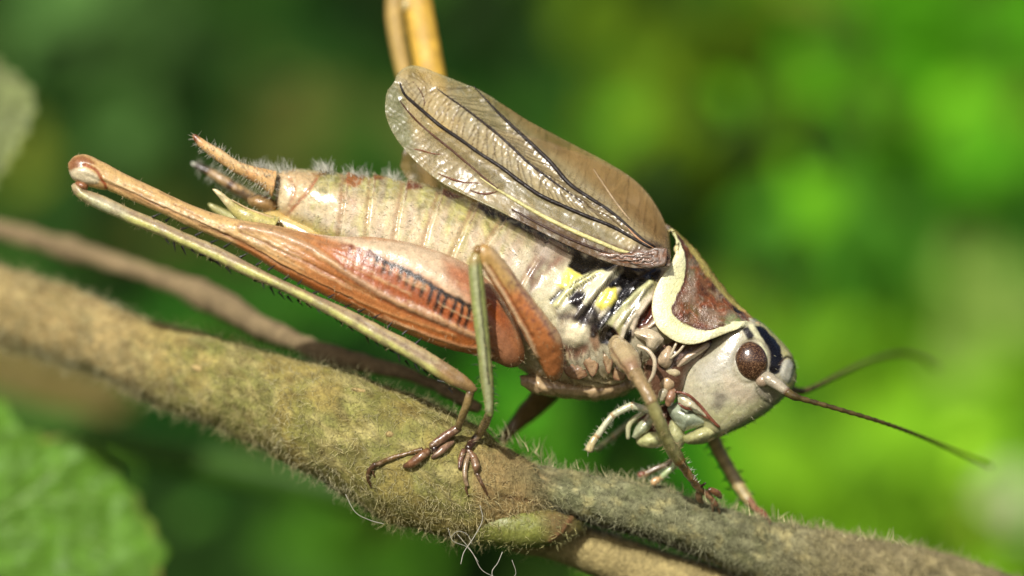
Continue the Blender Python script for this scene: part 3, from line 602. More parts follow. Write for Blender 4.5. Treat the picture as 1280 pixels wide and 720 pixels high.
palp([((848, 570), (842, 584), 4, 4), ((842, 584), (826, 598), 4.2, 4), ((823, 600), (816, 604), 4.6, 5)], -10, (174, 192, 136), (210, 172, 122))

# ---- antennae
for nm, scape, fl, rr in [('near', [(953, 472, -46), (960, 473, -52), (972, 481, -56), (984, 490, -58)], [(982, 489, -57), (992, 495, -58), (1004, 499, -56), (1050, 512, -44), (1100, 527, -14), (1150, 545, 60), (1200, 566, 190), (1238, 583, 330)], [5.6, 5.4, 3.6, 2.9, 2.5, 2.3, 2.4, 2.4]),
                          ('far', [(962, 470, 46), (968, 472, 52), (980, 480, 58), (990, 486, 62)], [(988, 486, 62), (1002, 489, 70), (1020, 483, 95), (1060, 463, 170), (1096, 448, 260), (1126, 442, 350), (1152, 448, 440), (1172, 462, 540)], [5.4, 4.5, 3.2, 3, 2.8, 2.6, 2.4, 2])]:
    an = empty('antenna', scape[0], bug)
    if nm == 'near':
        tube([(950, 474, -42), (954, 476, -50), (957, 478, -54)], [8.4, 9, 6.6], m=20, col=(176, 154, 128), step=1.5).mottle(5, .3).build('antenna_socket', M_head, an)
    s = tube(scape, [7.8, 8.2, 7, 5.6], m=22, col=(176, 166, 142), step=2); s.mottle(6, .3, 3).mix(sstep(.88, 1, s.u), (120, 90, 66)).rough(6, .8).build('scape', M_head, an)
    f = tube(fl, rr, m=12, col=(88, 74, 40), step=2.2); f.mix(sstep(.4, .9, f.u), (120, 92, 48)); f.col *= (1 + .22 * np.sign(np.sin(f.u * 150)))[:, None]
    f.h += .35 * np.sin(f.u * 260); f.build('flagellum', M_leg, an)

# ---- pronotum
T = cr([(832, 280), (846, 289), (857, 298.5), (867, 309), (876.5, 320.5), (885.5, 332), (893.5, 343.5), (901.5, 354.5), (909.5, 365), (918, 374.5), (926, 383), (934, 391), (942, 398), (951, 404)], n=130)
Mg = cr([(838, 288), (845, 305), (842, 322), (831, 338), (821, 356), (815.5, 374), (815, 392), (821, 408), (833, 420), (849, 428.5), (867, 430.5), (890, 424), (916, 414), (948, 405)], n=130)
hdp = np.interp(np.linspace(0, 1, 130), [0, .1, .25, .5, .75, .9, 1], [16, 38, 60, 70, 66, 54, 24])
U = np.linspace(-1, 1, 151); g = 1 - np.cos(np.abs(U) * math.pi / 2) ** 1.25; fz = np.sign(U) * np.sin(np.abs(U) * math.pi / 2) ** .85
v = np.zeros((130, 151, 3)); v[..., :2] = T[:, None, :] + (Mg - T)[:, None, :] * g[None, :, None]; v[..., 2] = hdp[:, None] * fz[None]
pr = PM(v.reshape(-1, 3), grid_faces(130, 151, False), (116, 76, 46))
if pr.normals()[(65 * 151) + 20][2] > 0: pr.f = [tuple(reversed(f)) for f in pr.f]
Pq = pr.q[:, :2]; n1 = fbm(pr.q, 16, 71); n2 = fbm(pr.q, 9, 75)
pr.mix(sstep(.5, .62, n1) * .8, (104, 84, 44)).mix(sstep(.56, .66, n2) * .6, (168, 140, 112)).mix(sstep(.54, .66, fbm(pr.q, 11, 78)) * .7, (70, 36, 22))
pr.poly([(846, 300), (860, 306), (880, 330), (870, 345), (856, 340), (852, 318)], (84, 82, 44), 8, .6)
pr.poly([(892, 410), (905, 398), (925, 388), (936, 400), (915, 412)], (128, 152, 86), 5, .9)
pr.poly([(916, 379), (924, 384), (934, 396), (938, 404), (929, 402), (920, 392)], (24, 14, 12), 1.6, 1)
pr.line([(876, 328), (888, 343), (900, 358), (912, 373), (920, 384)], 5, (36, 18, 12), 1.4, .9)
pr.mix(sstep(.4, .6, fbm(pr.q, 18, 83)) * .6, (126, 62, 36)).web(11, .06, (160, 92, 54), .45, 82, .5).web(12, .04, (188, 172, 150), .3, 85, .2).mix(sstep(.5, .66, fbm(pr.q, 22, 88)) * .55, (134, 124, 104)).rough(15, 2.4, 72).rough(6, .5, 73)
bd = np.vstack([[(839, 286), (849, 300), (855, 318), (857, 334), (854, 352), (847, 370), (839, 386), (845, 397), (858, 407), (880, 413), (900, 409), (920, 402), (948, 402)]])
rim = np.vstack([cr(bd, n=80), Mg[::-1] + np.array([-1.5, 1.5])])
din = pdist(Pq, np.vstack([rim, rim[:1]])); ins = inside(Pq, rim); sd = np.where(ins, -din, din) + (fbm(pr.q, 9, 79) - .5) * 5
dm = pdist(Pq, cr(Mg, n=90)); mk = np.maximum(1 - sstep(-1.2, 1.2, sd), 1 - sstep(2.5, 4.5, dm))
gr = sstep(.2, .0, np.repeat(np.linspace(0, 1, 130), 151)); pr.h *= (1 - mk)
pr.mix(mk, (252, 248, 200)); pr.mix(mk * gr * .8, (168, 178, 106)); pr.mix(mk * sstep(10, 22, dm) * .55, (220, 220, 148)); pr.mix(mk * sstep(.5, .64, fbm(pr.q, 12, 87)) * .2, (222, 214, 140)); pr.mix(mk * (1 - sstep(0, 2.2, dm)) * .5, (206, 178, 110)); pr.mix(mk * sstep(892, 915, Pq[:, 0]) * (1 - sstep(5, 7, dm)) * 0, (1, 1, 1))
pr.mix((1 - sstep(2, 5, np.abs(sd))) * (sd > 0) * .8 * (Pq[:, 0] < 905), (82, 44, 26))
pr.h += mk * (2.0 * np.sqrt(np.clip(dm / 9, 0, 1)) * (1 - .4 * sstep(8, 22, dm)) - 1)
dt = np.abs(np.tile(U, 130)); pr.mix((1 - sstep(.2, .27, dt + (fbm(pr.q, 12, 80) - .5) * .1)) * (1 - mk), (196, 178, 96)); pr.mix((1 - sstep(.08, .13, dt)) * (1 - mk) * .5, (150, 90, 50))
pr.poly([(928, 388), (940, 397), (950, 404), (940, 404)], (186, 130, 92), 3, .7)
pro = pr.build('pronotum', M_pron, bug, label='brown wrinkled pronotum shield with cream yellow border')
so = pro.modifiers.new('shell', 'SOLIDIFY'); so.thickness = .035; so.offset = -1

# ---- wings
def wing(name, up, lo, dU, dL, bul, col, paint=None, n=150, m=80, mt=M_wing, fine=True, label=None):
    A = cr(up, n=n); B = cr(lo, n=n); t = np.linspace(0, 1, m)[None, :, None]; s = np.linspace(0, 1, n)[:, None]
    xy = A[:, None, :] * (1 - t) + B[:, None, :] * t; tt = t[..., 0]
    du = np.interp(s, np.linspace(0, 1, len(dU)), dU); dl = np.interp(s, np.linspace(0, 1, len(dL)), dL)
    d = du * (1 - tt) + dl * tt - bul * np.sin(math.pi * tt)
    p = PM(np.concatenate([xy, d[..., None]], -1).reshape(-1, 3), grid_faces(n, m, False), col); p.u = np.repeat(s[:, 0], m); p.a = np.tile(tt[0], n)
    if p.normals()[n * m // 2][2] > 0: p.f = [tuple(reversed(f)) for f in p.f]
    if paint: paint(p)
    p.bake(); o = p.build(name, mt, bug, label=label); so = o.modifiers.new('shell', 'SOLIDIFY'); so.thickness = .012; so.offset = 0
    return o, p
UP = [(838, 316), (832, 284), (820, 258), (801, 233), (772, 211), (738, 192), (702, 173), (662, 152), (622, 127), (587, 108), (552, 94), (526, 84), (511, 84), (499, 93)]
LO = [(838, 332), (815, 335), (785, 334), (750, 324), (712, 308), (672, 288), (632, 268), (594, 250), (556, 231), (528, 210), (505, 186), (489, 162), (482, 138), (485, 113)]
VE = {'V1': ([(500, 104), (505, 117), (515, 127), (530, 140), (550, 157), (575, 174), (600, 192), (625, 208), (650, 227), (675, 244), (705, 258), (735, 271), (765, 283), (790, 297), (814, 310)], [1, 1.5, 1.8, 2, 2, 2, 2, 2.1, 2.3, 2.4, 2.2, 2.2, 2, 1.8, 1.5], (26, 13, 8)),
      'V2': ([(545, 110), (560, 121), (580, 135), (600, 150), (620, 166), (640, 184), (660, 203), (685, 222), (707, 238), (730, 255)], [.5, .9, 1.1, 1.3, 1.5, 1.6, 1.5, 1.3, 1, .6], (36, 20, 12)),
      'V3': ([(592, 108), (607, 124), (622, 140), (645, 162), (670, 185), (690, 205), (712, 230), (735, 246), (760, 262), (782, 280), (802, 298), (820, 310)], [.6, 1, 1.5, 1.9, 2.2, 2.4, 2.4, 2, 1.8, 1.6, 1.4, 1.2], (26, 13, 8)),
      'V4': ([(500, 126), (510, 139), (525, 155), (545, 172), (565, 188), (585, 205), (605, 222), (622, 236)], [.6, 1, 1.1, 1.2, 1.2, 1.2, 1.2, 1], (88, 52, 30)),
      'V5': ([(600, 222), (622, 237), (650, 254), (680, 271), (715, 288), (750, 303), (780, 315), (802, 318)], [.6, 1.3, 2.2, 2.4, 2.5, 2.5, 2.2, 1], (220, 212, 144)),
      'V6': ([(514, 186), (527, 188), (540, 192), (556, 193)], [.4, .9, .8, .4], (120, 66, 30)), 'V7': ([(548, 217), (565, 224), (580, 228), (602, 229)], [.6, 1.1, 1.1, .4], (112, 62, 30)), 'V8': ([(588, 238), (600, 242), (612, 242), (622, 239)], [.6, 1.1, 1.1, .4], (100, 56, 30)),
      'V9': ([(516, 102), (525, 113), (530, 124), (530, 133)], [.5, .8, .8, .5], (108, 74, 44)), 'V10': ([(742, 212), (756, 233), (772, 256), (789, 277)], [.4, .8, .9, .5], (184, 160, 128)),
      'V12': ([(782, 282), (800, 300), (822, 312)], [.8, 1.2, 1], (196, 150, 110)), 'V13': ([(640, 262), (680, 283), (715, 300), (752, 314), (782, 324)], [1, 1.5, 1.6, 1.5, 1], (66, 42, 30))}
def paint_near(p):
    P = p.q[:, :2]
    p.poly([(600, 100), (660, 145), (740, 188), (800, 228), (840, 290), (830, 310), (790, 275), (720, 215), (660, 165), (610, 122)], (178, 138, 80), 12, .85)
    p.poly([(500, 80), (560, 92), (610, 118), (640, 150), (600, 130), (550, 105), (510, 100)], (176, 158, 100), 6, .7)
    p.poly([(478, 110), (500, 110), (520, 160), (520, 200), (490, 170), (478, 140)], (196, 196, 158), 8, .8)
    p.poly([(650, 256), (720, 285), (790, 312), (838, 318), (838, 335), (780, 336), (700, 306), (640, 272)], (128, 96, 58), 4, .95)
    p.poly([(800, 300), (838, 312), (840, 335), (800, 334), (785, 320)], (120, 92, 70), 6, .9)
    p.poly([(530, 150), (600, 200), (690, 256), (780, 300), (750, 298), (660, 252), (560, 190)], (172, 160, 112), 5, .7)
    ds = 1 - sstep(6, 22, pdist(P, cr([(640, 145), (700, 185), (760, 220), (810, 265), (830, 300)], step=5)) - 12); p.mix(sstep(.5, .66, fbm(p.q, 8, 91)) * .4 * (1 - ds), (222, 216, 190)).mix(sstep(.45, .7, fbm(p.q, 30, 92)) * .4 * ds, (108, 78, 40))
    # pleats between the long veins and cross-veinlets
    for k in ('V1', 'V2', 'V3', 'V4'): p.line(VE[k][0], 9, None, h=3.0)
    ax = np.array([.83, .56]); along = P @ ax; acr = P @ np.array([-.56, .83])
    w1 = pdist(P, cr([(515, 105), (560, 140), (610, 178), (660, 218), (710, 250), (760, 275), (800, 302)], step=5)); w2 = pdist(P, cr([(640, 165), (690, 215), (740, 258), (790, 292)], step=5))
    strip = np.maximum(1 - sstep(10, 18, w1), 1 - sstep(5, 9, w2)); net = 1 - sstep(18, 40, pdist(P, cr([(490, 115), (492, 150), (510, 180), (540, 205)], step=5)))
    wob = (fbm(P, 14, 95) - .5) * 9
    p.h += strip * np.abs(np.sin((along + wob * 1.6) * .5)) * .9
    p.h += np.maximum(net, .3) * (np.abs(np.sin((along + wob * 1.5) * .5)) + np.abs(np.sin((acr + wob * 1.5) * .5))) * .45
    p.line(cr(UP[8:] + LO[::-1][:8], n=60), 4, (206, 200, 150), 1.4, .8, h=.8)
    rgw = np.random.default_rng(77)
    def cross(a, b, n, col, al):
        A = cr(a, n=n); B = cr(b, n=n)
        for i in range(n):
            j = min(n - 1, max(0, i + rgw.integers(-1, 2))); m_ = (A[i] + B[j]) / 2 + rgw.normal(size=2) * 1.6
            p.line([A[i], m_, B[j]], 1.3, col, .7, al * .8, h=.4, wob=1)
    v = {k: np.array(VE[k][0], float) for k in VE}
    cross(v['V1'][2:], np.vstack([[(530, 108)], v['V2'], [(770, 275)]]), 46, (104, 80, 48), .9); cross(v['V2'], v['V3'][:-2], 30, (104, 80, 48), .9); cross(v['V4'], v['V1'][1:9], 22, (128, 106, 76), .6)
    cross(v['V4'], np.array([(482, 138), (489, 162), (505, 186), (528, 210), (556, 231), (594, 250)], float), 22, (136, 112, 80), .6); cross(np.array([(500, 104), (515, 92), (530, 92)], float), np.array([(515, 120), (528, 118), (545, 112)], float), 6, (120, 96, 66), .6)
    cross(v['V3'], np.array(UP[::-1][4:-2], float), 34, (112, 78, 42), .6)
    p.op = np.clip(.46 + .2 * strip + .12 * (fbm(p.q, 14, 98) - .5) - .14 * (1 - sstep(10, 34, pdist(P, cr([(484, 120), (490, 160), (520, 200)], step=5)))) - .08 * ds + .3 * sstep(700, 800, P[:, 0]) * sstep(280, 310, P[:, 1]), .4, .97)
    p.rough(22, 1.6, 96)
fw, fwp = wing('forewing', UP, LO, [-40, -30, -18, -12, -14, -22, -30], [-74, -80, -78, -68, -54, -44, -40], 8, (224, 206, 158), paint_near, n=230, m=120, label='near forewing, beige translucent membrane with dark long veins')
def on_wing(x, y, back):
    k = np.argmin(np.linalg.norm(fwp.v[:, :2] - (x, y), axis=1)); return fwp.v[k, 2] + back
for k, (pts, r, c) in VE.items():
    Pp = cr(np.c_[np.array(pts, float), np.array(r, float)[:, None]], step=6)
    tube([(x, y, on_wing(x, y, -rr * .35)) for x, y, rr in Pp], Pp[:, 2] * 1.12, m=8, col=c, step=4).mottle(10, .2, 4).rough(8, .35, 6).build('vein', M_vein, fw)
# leathery hinge at the wing base
hg = dome(np.array([(833, 311), (822, 309), (796, 314), (770, 316), (746, 317), (760, 324), (790, 331), (815, 334), (832, 330)], float), -78, 4, (104, 82, 62), n=40, p=.8); hg.q = hg.v.copy()
for k in range(16):
    y0 = 309 + k * 1.7; hg.line([(838, 318 + (k - 8) * .9), (800, y0 + 4), (744, y0 + 6)], 2, [(186, 170, 158), (60, 44, 38), (150, 104, 74)][k % 3], .8, .8, h=[.8, -.8, .4][k % 3], wob=4)
hg.mottle(6, .35).rough(5, 1).build('wing_hinge', M_gloss, fw)
def paint_far(p):
    p.op = np.full(len(p.v), .5); p.mix(sstep(.45, .65, fbm(p.q, 24, 98)) * .5, (104, 76, 38)).rough(24, 3, 99).rough(8, .8, 90)
wing('forewing', [(840, 318), (834, 286), (818, 254), (796, 228), (768, 210), (720, 190), (660, 170), (600, 160), (550, 165), (520, 176), (504, 190)], [(835, 330), (790, 325), (740, 310), (690, 292), (640, 272), (600, 258), (565, 248), (540, 242), (520, 232), (508, 222), (500, 208)], [30, 34, 38, 42, 46, 50, 52], [50, 52, 52, 52, 50, 48, 48], 0, (176, 148, 92), paint_far, n=90, m=40, label='far forewing, brown, half hidden behind the near one')

# ---- legs
ORG = (192, 104, 50)
def leg_hair(p, n, parent, lo=3, hi=8, col=(224, 200, 150), rad=.35, keep=None):
    ps, nr = p.sample(n, keep); hairs(ps, nr * .8 + RNG.normal(size=nr.shape) * .3, RNG.uniform(lo, hi, n), rad, col, .2, 3).build('leg_hair', M_hair, parent, kind='stuff')
def spines(edge, n, d, dr, ln, parent, col=(16, 11, 8), rad=2.1, jit=1.5):
    P = cr(edge, n=n) + RNG.normal(size=(n, 2)) * jit; D = np.tile(np.asarray(dr, float), (n, 1)) + RNG.normal(size=(n, 3)) * .18
    quills(P, d, D, RNG.uniform(ln * .75, ln * 1.15, n), rad, col).build('spine_row', M_spine, parent, kind='stuff')
# near hind leg
hl = empty('hind_leg', (650, 450, -80), bug)
fem = loft([(85, 204, 86, 213, 5, -96), (94, 194.5, 97, 229, 13, -96), (109, 193.5, 117, 235, 15, -96), (130, 203, 139, 240, 14, -95), (155, 216.5, 165, 251, 13, -95), (192, 234, 200, 266, 13, -95), (230, 252, 238, 284, 14, -94), (265, 265.5, 272, 298, 15, -93), (300, 274.5, 308, 315, 17, -92),
            (340, 281, 348, 340, 21, -91), (380, 290, 390, 362, 25, -90), (420, 296, 430, 381, 28, -90), (460, 296, 475, 402, 31, -89), (500, 301, 515, 420, 33, -88), (540, 312, 555, 435, 34, -88), (580, 328, 590, 443, 34, -86), (615, 355, 615, 451, 32, -84), (636, 385, 635, 459, 27, -80), (649, 414, 648, 457, 19, -76), (656, 438, 655, 450, 7, -74)], n=330, m=130, col=(216, 178, 118))
q = fem.q[:, :2]; fem.mix(sstep(300, 420, q[:, 0]), (190, 122, 70))
fem.poly([(390, 290), (440, 297), (500, 302), (545, 313), (590, 336), (612, 362), (600, 385), (570, 372), (530, 345), (480, 322), (430, 306)], (214, 190, 156), 5, .95, h=2)
fem.poly([(555, 325), (600, 345), (640, 395), (630, 430), (600, 400), (580, 372), (560, 350)], (172, 92, 46), 12, .8)
fem.poly([(300, 300), (360, 336), (440, 372), (520, 405), (600, 428), (600, 450), (520, 425), (430, 386), (340, 342), (290, 312)], (180, 102, 46), 6, .85)
fem.poly([(420, 310), (460, 322), (520, 352), (575, 385), (600, 410), (590, 425), (540, 405), (470, 370), (420, 335)], (166, 88, 48), 6, .9)
fem.poly([(606, 400), (632, 410), (648, 440), (645, 460), (615, 452)], (170, 118, 86), 9, .8)
fem.line([(300, 290), (350, 312), (400, 336), (450, 362), (500, 386), (560, 410)], 3, (120, 62, 32), 1.2, .7, h=-1.4)
fem.line([(320, 312), (380, 344), (440, 372), (500, 396), (570, 420)], 3, (226, 170, 112), 1.2, .5, h=1.2)
fem.line([(300, 284), (345, 293), (390, 312), (440, 345), (490, 374), (540, 396), (595, 420)], 8, (196, 158, 120), 2.5, .85, h=3.2)
fem.line([(250, 283), (300, 303), (350, 330), (400, 355), (440, 374)], 3, (136, 88, 56), 1.2, .6, h=-1.6)
fem.line([(110, 220), (150, 236), (200, 257), (260, 284), (310, 306), (360, 338)], 4, (172, 126, 92), 2, .7, h=-1.2)
fem.line([(130, 222), (180, 246), (230, 268), (280, 290)], 3, (222, 196, 150), 1.2, .6, h=1.2)
fem.line([(300, 280), (340, 284), (400, 302), (430, 310)], 4, (150, 116, 84), 2, .5)
fem.line([(470, 394), (520, 413), (570, 430), (600, 436)], 4, (222, 178, 132), 1.6, .5, h=1.4)
spine = cr([(428, 306), (455, 314), (480, 326), (500, 334), (522, 346), (545, 361), (572, 375), (590, 386)], n=17)
fem.line(spine[3:], 5.5, (12, 7, 5), 1.6, 1, h=0, wob=3)
fem.line(spine[:6], 4, (132, 70, 36), 2, .8, wob=2)
for i, p in enumerate(spine[1:]):
    p = p + RNG.normal(size=2) * (.9, .6); L = 8 + 18 * sstep(0, 14, np.array([i]))[0] + RNG.uniform(-3, 3); dr = np.array([-.28 + RNG.uniform(-.07, .07), .96]); tipc = (16, 8, 6) if i > 2 else (120, 60, 34)
    fem.line([p, p + dr * L * .5, p + dr * L], RNG.uniform(4, 5.4), tipc, 1.4, 1, h=0, wob=1.5)
    fem.line([p + dr * L * .9, p + dr * L * 1.5, p + dr * (L + 22)], 2.2, (158, 98, 58), 1.6, .6, h=-.5, wob=1.5)
fem.poly([(84, 204), (98, 194), (112, 198), (120, 206), (108, 206), (94, 212), (86, 214)], (130, 74, 42), 3, .85)
fem.poly([(86, 214), (104, 209), (120, 217), (124, 228), (108, 230), (90, 224)], (214, 200, 164), 2, .95, h=2)
fem.line([(106, 206), (120, 212), (128, 226), (134, 238)], 3.4, (150, 62, 26), 1.2, .9, h=-1.5)
sp = RNG.random((60, 2)) * (340, 0) + (150, 0); sp[:, 1] = np.interp(sp[:, 0], [150, 300, 500], [232, 296, 365]) + RNG.normal(size=60) * 12
for x, y in sp: fem.poly([(x - 1.2, y - 1), (x + 1.2, y - 1), (x + 1, y + 1.2), (x - 1, y + 1)], (104, 66, 48), 1, .7, wob=0, sm=False)
for k in range(60):
    t = RNG.random(); x = 140 + 430 * t; yc = np.interp(x, [140, 300, 450, 570], [232, 296, 352, 395]); y = yc + RNG.normal() * np.interp(x, [140, 300, 570], [7, 12, 26]); L = RNG.uniform(20, 70); sl = np.interp(x, [140, 300, 570], [.47, .52, .5])
    fem.line([(x, y), (x + L * .5, y + L * .5 * sl), (x + L, y + L * sl)], RNG.uniform(1.2, 2.6), [(232, 200, 150), (150, 104, 66), (214, 166, 108)][k % 3], 1, .45, h=[.5, -.5, .3][k % 3], wob=1.2)
fem.mottle(14, .16, 101).mottle(5, .1, 102).rough(9, .5, 103).bake(); fem_o = fem.build('femur', M_leg, hl)
leg_hair(fem, 420, fem_o, 3, 7, (230, 214, 170), .3)
tib = loft([(89, 232, 92, 242, 5, -100), (94, 229, 101, 250, 8, -101), (106, 236, 118, 260, 9, -102), (130, 245, 140, 269, 9, -103), (162, 260, 170, 283, 8, -104), (192, 272.5, 200, 295, 8, -105), (230, 290, 237, 311, 8, -107), (270, 307, 276, 330, 8, -109), (305, 325, 312, 347, 8, -111), (345, 345, 352, 364, 8, -113), (410, 375, 402, 389, 8, -114), (447, 392, 440, 410, 8, -115), (485, 412, 475, 430, 9, -115), (515, 427, 508, 447, 9, -114), (545, 445, 536, 465, 9, -113), (573, 463, 562, 481, 9, -112), (590, 477, 580, 488, 7, -110), (597, 487, 590, 493, 3, -108)], n=200, m=36, col=(186, 168, 122))
TL = np.array([(100, 247), (140, 267), (200, 293), (276, 327), (352, 361), (402, 386), (475, 427), (536, 463), (562, 482)], float)
tib.line(TL - (-1, 3), 7, (208, 206, 122), 2.5, .95, h=.8)
tib.line(TL + (4, -10), 5, (142, 118, 92), 2.5, .8, h=-.9); tib.poly([(100, 240), (150, 258), (160, 272), (120, 262)], (206, 202, 168), 5, .7); tib.poly([(550, 448), (600, 480), (585, 500), (548, 475)], (146, 112, 70), 7, .8)
tib.mix(sstep(.52, .64, fbm(tib.q, 12, 105)) * .5, (150, 128, 104)).mottle(8, .2, 106).rough(10, .6, 107); tib.bake(); tib_o = tib.build('tibia', M_leg, hl)
spines([(205, 298), (276, 329), (352, 364), (402, 388), (475, 429), (560, 482)], 34, -112, (.62, .75, -.15), 12, tib_o)
spines([(188, 271), (240, 292), (300, 320), (360, 350), (440, 388), (520, 428)], 19, -112, (.8, -.5, -.1), 11, tib_o)
leg_hair(tib, 260, tib_o, 3, 7)
ellipsoid((102, 232, -100), (9, 6, 9), 20, 16, 20, (150, 100, 64)).mottle(5, .3).build('knee_joint', M_gloss, hl)
# hind foot: pads and claw lying on the stem
TB = (96, 70, 48)
def foot(root, pieces, parent_name='tarsus', on=None):
    t = None
    for nm, path, rad, col in pieces:
        if on is not None:   # settle the lower joints on the stem's skin
            path = [(x, y, d + (skin_depth(on, x, y) - r * .75 - d) * float(sstep(512, 556, np.array([y]))[0])) for (x, y, d), r in zip(path, rad)]
        p = tube(path, np.array(rad) * .8, m=16, col=col, step=1.6); p.mix(sstep(.72, .98, p.u) * .65, (58, 38, 28)).mix((1 - sstep(0, .14, p.u)) * .6, (60, 40, 30)).mottle(6, .35, 7).mix(sstep(.55, .65, fbm(p.q, 5, 17)) * .4, (176, 150, 116)).rough(6, .9, 8)
        if t is None: t = p.build(parent_name, M_gloss, root)
        else: p.build(nm, M_gloss, root)
foot(hl, [('tarsus', [(588, 490, -108), (584, 504, -104), (578, 520, -100), (572, 536, -96)], [6, 6.5, 6, 5.5], (146, 124, 78)), ('tarsal_segment', [(574, 534, -96), (562, 542, -96), (550, 550, -95), (539, 558, -94)], [6.5, 7, 6.6, 6], (124, 90, 68)),
          ('tarsal_pad', [(566, 552, -94), (556, 560, -94), (546, 568, -92), (540, 572, -90)], [3.6, 5.6, 5, 3], (134, 104, 82)), ('tarsal_segment', [(542, 556, -98), (543, 562, -97), (541, 566, -96)], [4.4, 5, 3.6], (46, 28, 22)),
          ('tarsal_pad', [(536, 563, -94), (526, 571, -93), (514, 580, -91), (505, 583, -90)], [5.6, 7.6, 7, 3.6], (126, 88, 60)), ('tarsal_segment', [(528, 562, -94), (508, 567, -92), (488, 573, -90), (470, 581, -89)], [4.4, 3.4, 3.8, 4.6], (122, 94, 58)),
          ('claw', [(470, 580, -89), (462, 588, -90), (460, 598, -92), (463, 606, -94), (467, 612, -94)], [4.8, 4.2, 2.8, 2, .6], TB), ('claw', [(468, 582, -86), (466, 590, -84), (469, 597, -84)], [3, 2.2, .6], TB)], on=main)
# near middle leg
ml = empty('middle_leg', (695, 465, -85), bug)
mf = loft([(596, 319, 602, 305, 7, -158), (600, 328, 613, 307, 10, -157), (609, 345, 629, 324, 12, -152), (621, 364, 647, 348, 14, -146), (636, 388, 666, 373, 16, -138), (651, 412, 685, 397, 18, -130), (663, 434, 700, 418, 19, -120), (673, 452, 705, 441, 17, -108), (683, 470, 704, 462, 13, -97), (690, 477, 701, 473, 6, -92)], n=150, m=64, col=(190, 120, 70))
mf.poly([(595, 300), (630, 310), (650, 350), (640, 365), (612, 345), (595, 325)], (190, 158, 96), 9, .85)
mf.line([(606, 330), (624, 358), (642, 388), (660, 420), (672, 446)], 4, (226, 192, 150), 1.4, .9, h=2); mf.line([(612, 332), (630, 360), (648, 390), (666, 422)], 3, (126, 66, 36), 1.2, .7, h=-1.5)
mf.line([(616, 312), (640, 342), (662, 372), (684, 402), (698, 424)], 10, (206, 176, 134), 4, .7); mf.line([(636, 336), (656, 366), (678, 398), (692, 424)], 3, (122, 78, 74), 1.5, .6, wob=3)
for k in range(55):
    t = RNG.random(); x, y = np.array([622, 330]) * (1 - t) + np.array([690, 425]) * t + RNG.normal(size=2) * 7; mf.poly([(x - 1.3, y - 1), (x + 1, y - 1.4), (x + 1.3, y + 1), (x - 1, y + 1)], (96, 60, 62), 1, .75, wob=0, sm=False)
mf.mottle(9, .2, 111).rough(9, .7, 112).bake(); mf_o = mf.build('femur', M_leg, ml); leg_hair(mf, 120, mf_o, 3, 7)
mt_ = loft([(590, 314, 601, 312, 6, -158), (586, 325, 602, 322, 8, -160), (586.5, 350, 605, 349, 8, -158), (591, 395, 609, 391, 8, -150), (597, 440, 613, 432, 8, -140), (601, 480, 617, 480, 8, -128), (606, 508, 617, 512, 7, -118), (608, 520, 616, 522, 5, -114)], n=120, m=40, col=(158, 166, 98))
mt_.line([(592, 325), (595, 350), (600, 395), (605, 440), (609, 480), (611, 512)], 7, (186, 188, 148), 2.6, .75, h=1); mt_.line([(597, 326), (599, 350), (603, 395), (608, 440), (611, 480)], 2.2, (56, 48, 36), .9, .9, h=-1)
mt_.poly([(584, 308), (604, 308), (604, 326), (584, 330)], (176, 150, 92), 6, .8)
mt_.mottle(8, .2, 113).rough(8, .5, 114).bake(); mt_o = mt_.build('tibia', M_leg, ml)
spines([(606, 385), (611, 430), (617, 480), (617, 512)], 20, -140, (.85, .5, -.1), 9, mt_o, rad=.9); spines([(592, 400), (597, 440), (602, 485)], 7, -140, (-.85, .4, -.1), 8, mt_o, rad=.9); leg_hair(mt_, 110, mt_o, 4, 9)
ellipsoid((597, 313, -160), (6, 7, 8), 10, 14, 18, (150, 116, 66)).build('knee_joint', M_gloss, ml)
foot(ml, [('tarsus', [(612, 516, -116), (607, 528, -113), (600, 540, -110), (594, 550, -106)], [6, 7, 7, 6], (142, 120, 80)), ('tarsal_segment', [(596, 546, -106), (590, 554, -104), (585, 561, -102)], [6, 7, 6], (66, 44, 34)),
          ('tarsal_pad', [(584, 562, -106), (592, 572, -106), (595, 584, -104), (594, 592, -102)], [4, 6, 6, 2.5], (132, 100, 72)), ('tarsal_pad', [(580, 562, -100), (576, 574, -98), (574, 586, -96)], [4, 4.6, 2.5], (120, 84, 62)),
          ('tarsal_segment', [(586, 566, -106), (582, 580, -104), (581, 596, -101), (584, 608, -98)], [4, 4.4, 4.2, 3.4], (152, 128, 96)), ('claw', [(583, 604, -99), (583, 614, -97), (586, 621, -95)], [3, 2, .6], TB), ('claw', [(596, 592, -97), (602, 604, -95), (608, 616, -93), (613, 624, -92)], [3.6, 3, 2.2, .7], TB)], on=main)
# near fore leg
fl = empty('fore_leg', (785, 445, -75), bug)
cx = tube([(770, 428, -66), (777, 440, -84), (785, 452, -100), (792, 464, -114), (799, 476, -124)], [11, 15, 15, 11, 9], m=40, col=(182, 162, 122), step=1.8)
cx.poly([(776, 452), (796, 448), (808, 470), (800, 490), (782, 474)], (140, 100, 74), 7, .7).line([(764, 436), (776, 456), (790, 474)], 3, (120, 84, 60), 1.4, .7, h=-1.6).line([(790, 430), (804, 446), (808, 462)], 4, (206, 184, 150), 2, .7, h=1.2).mottle(9, .3).rough(12, 2.2).rough(5, .8).bake().build('coxa', M_cut, fl)
ff = tube([(794, 466, -118), (802, 480, -130), (809, 492, -138), (815, 504, -142)], [9.4, 8.6, 8, 7.4], m=30, col=(160, 136, 96), step=1.8); ff.line([(804, 458), (812, 476), (821, 498)], 6, (190, 164, 104), 3, .8).mottle(8, .3).rough(7, .9).bake(); ff_o = ff.build('femur', M_leg, fl); leg_hair(ff, 60, ff_o)
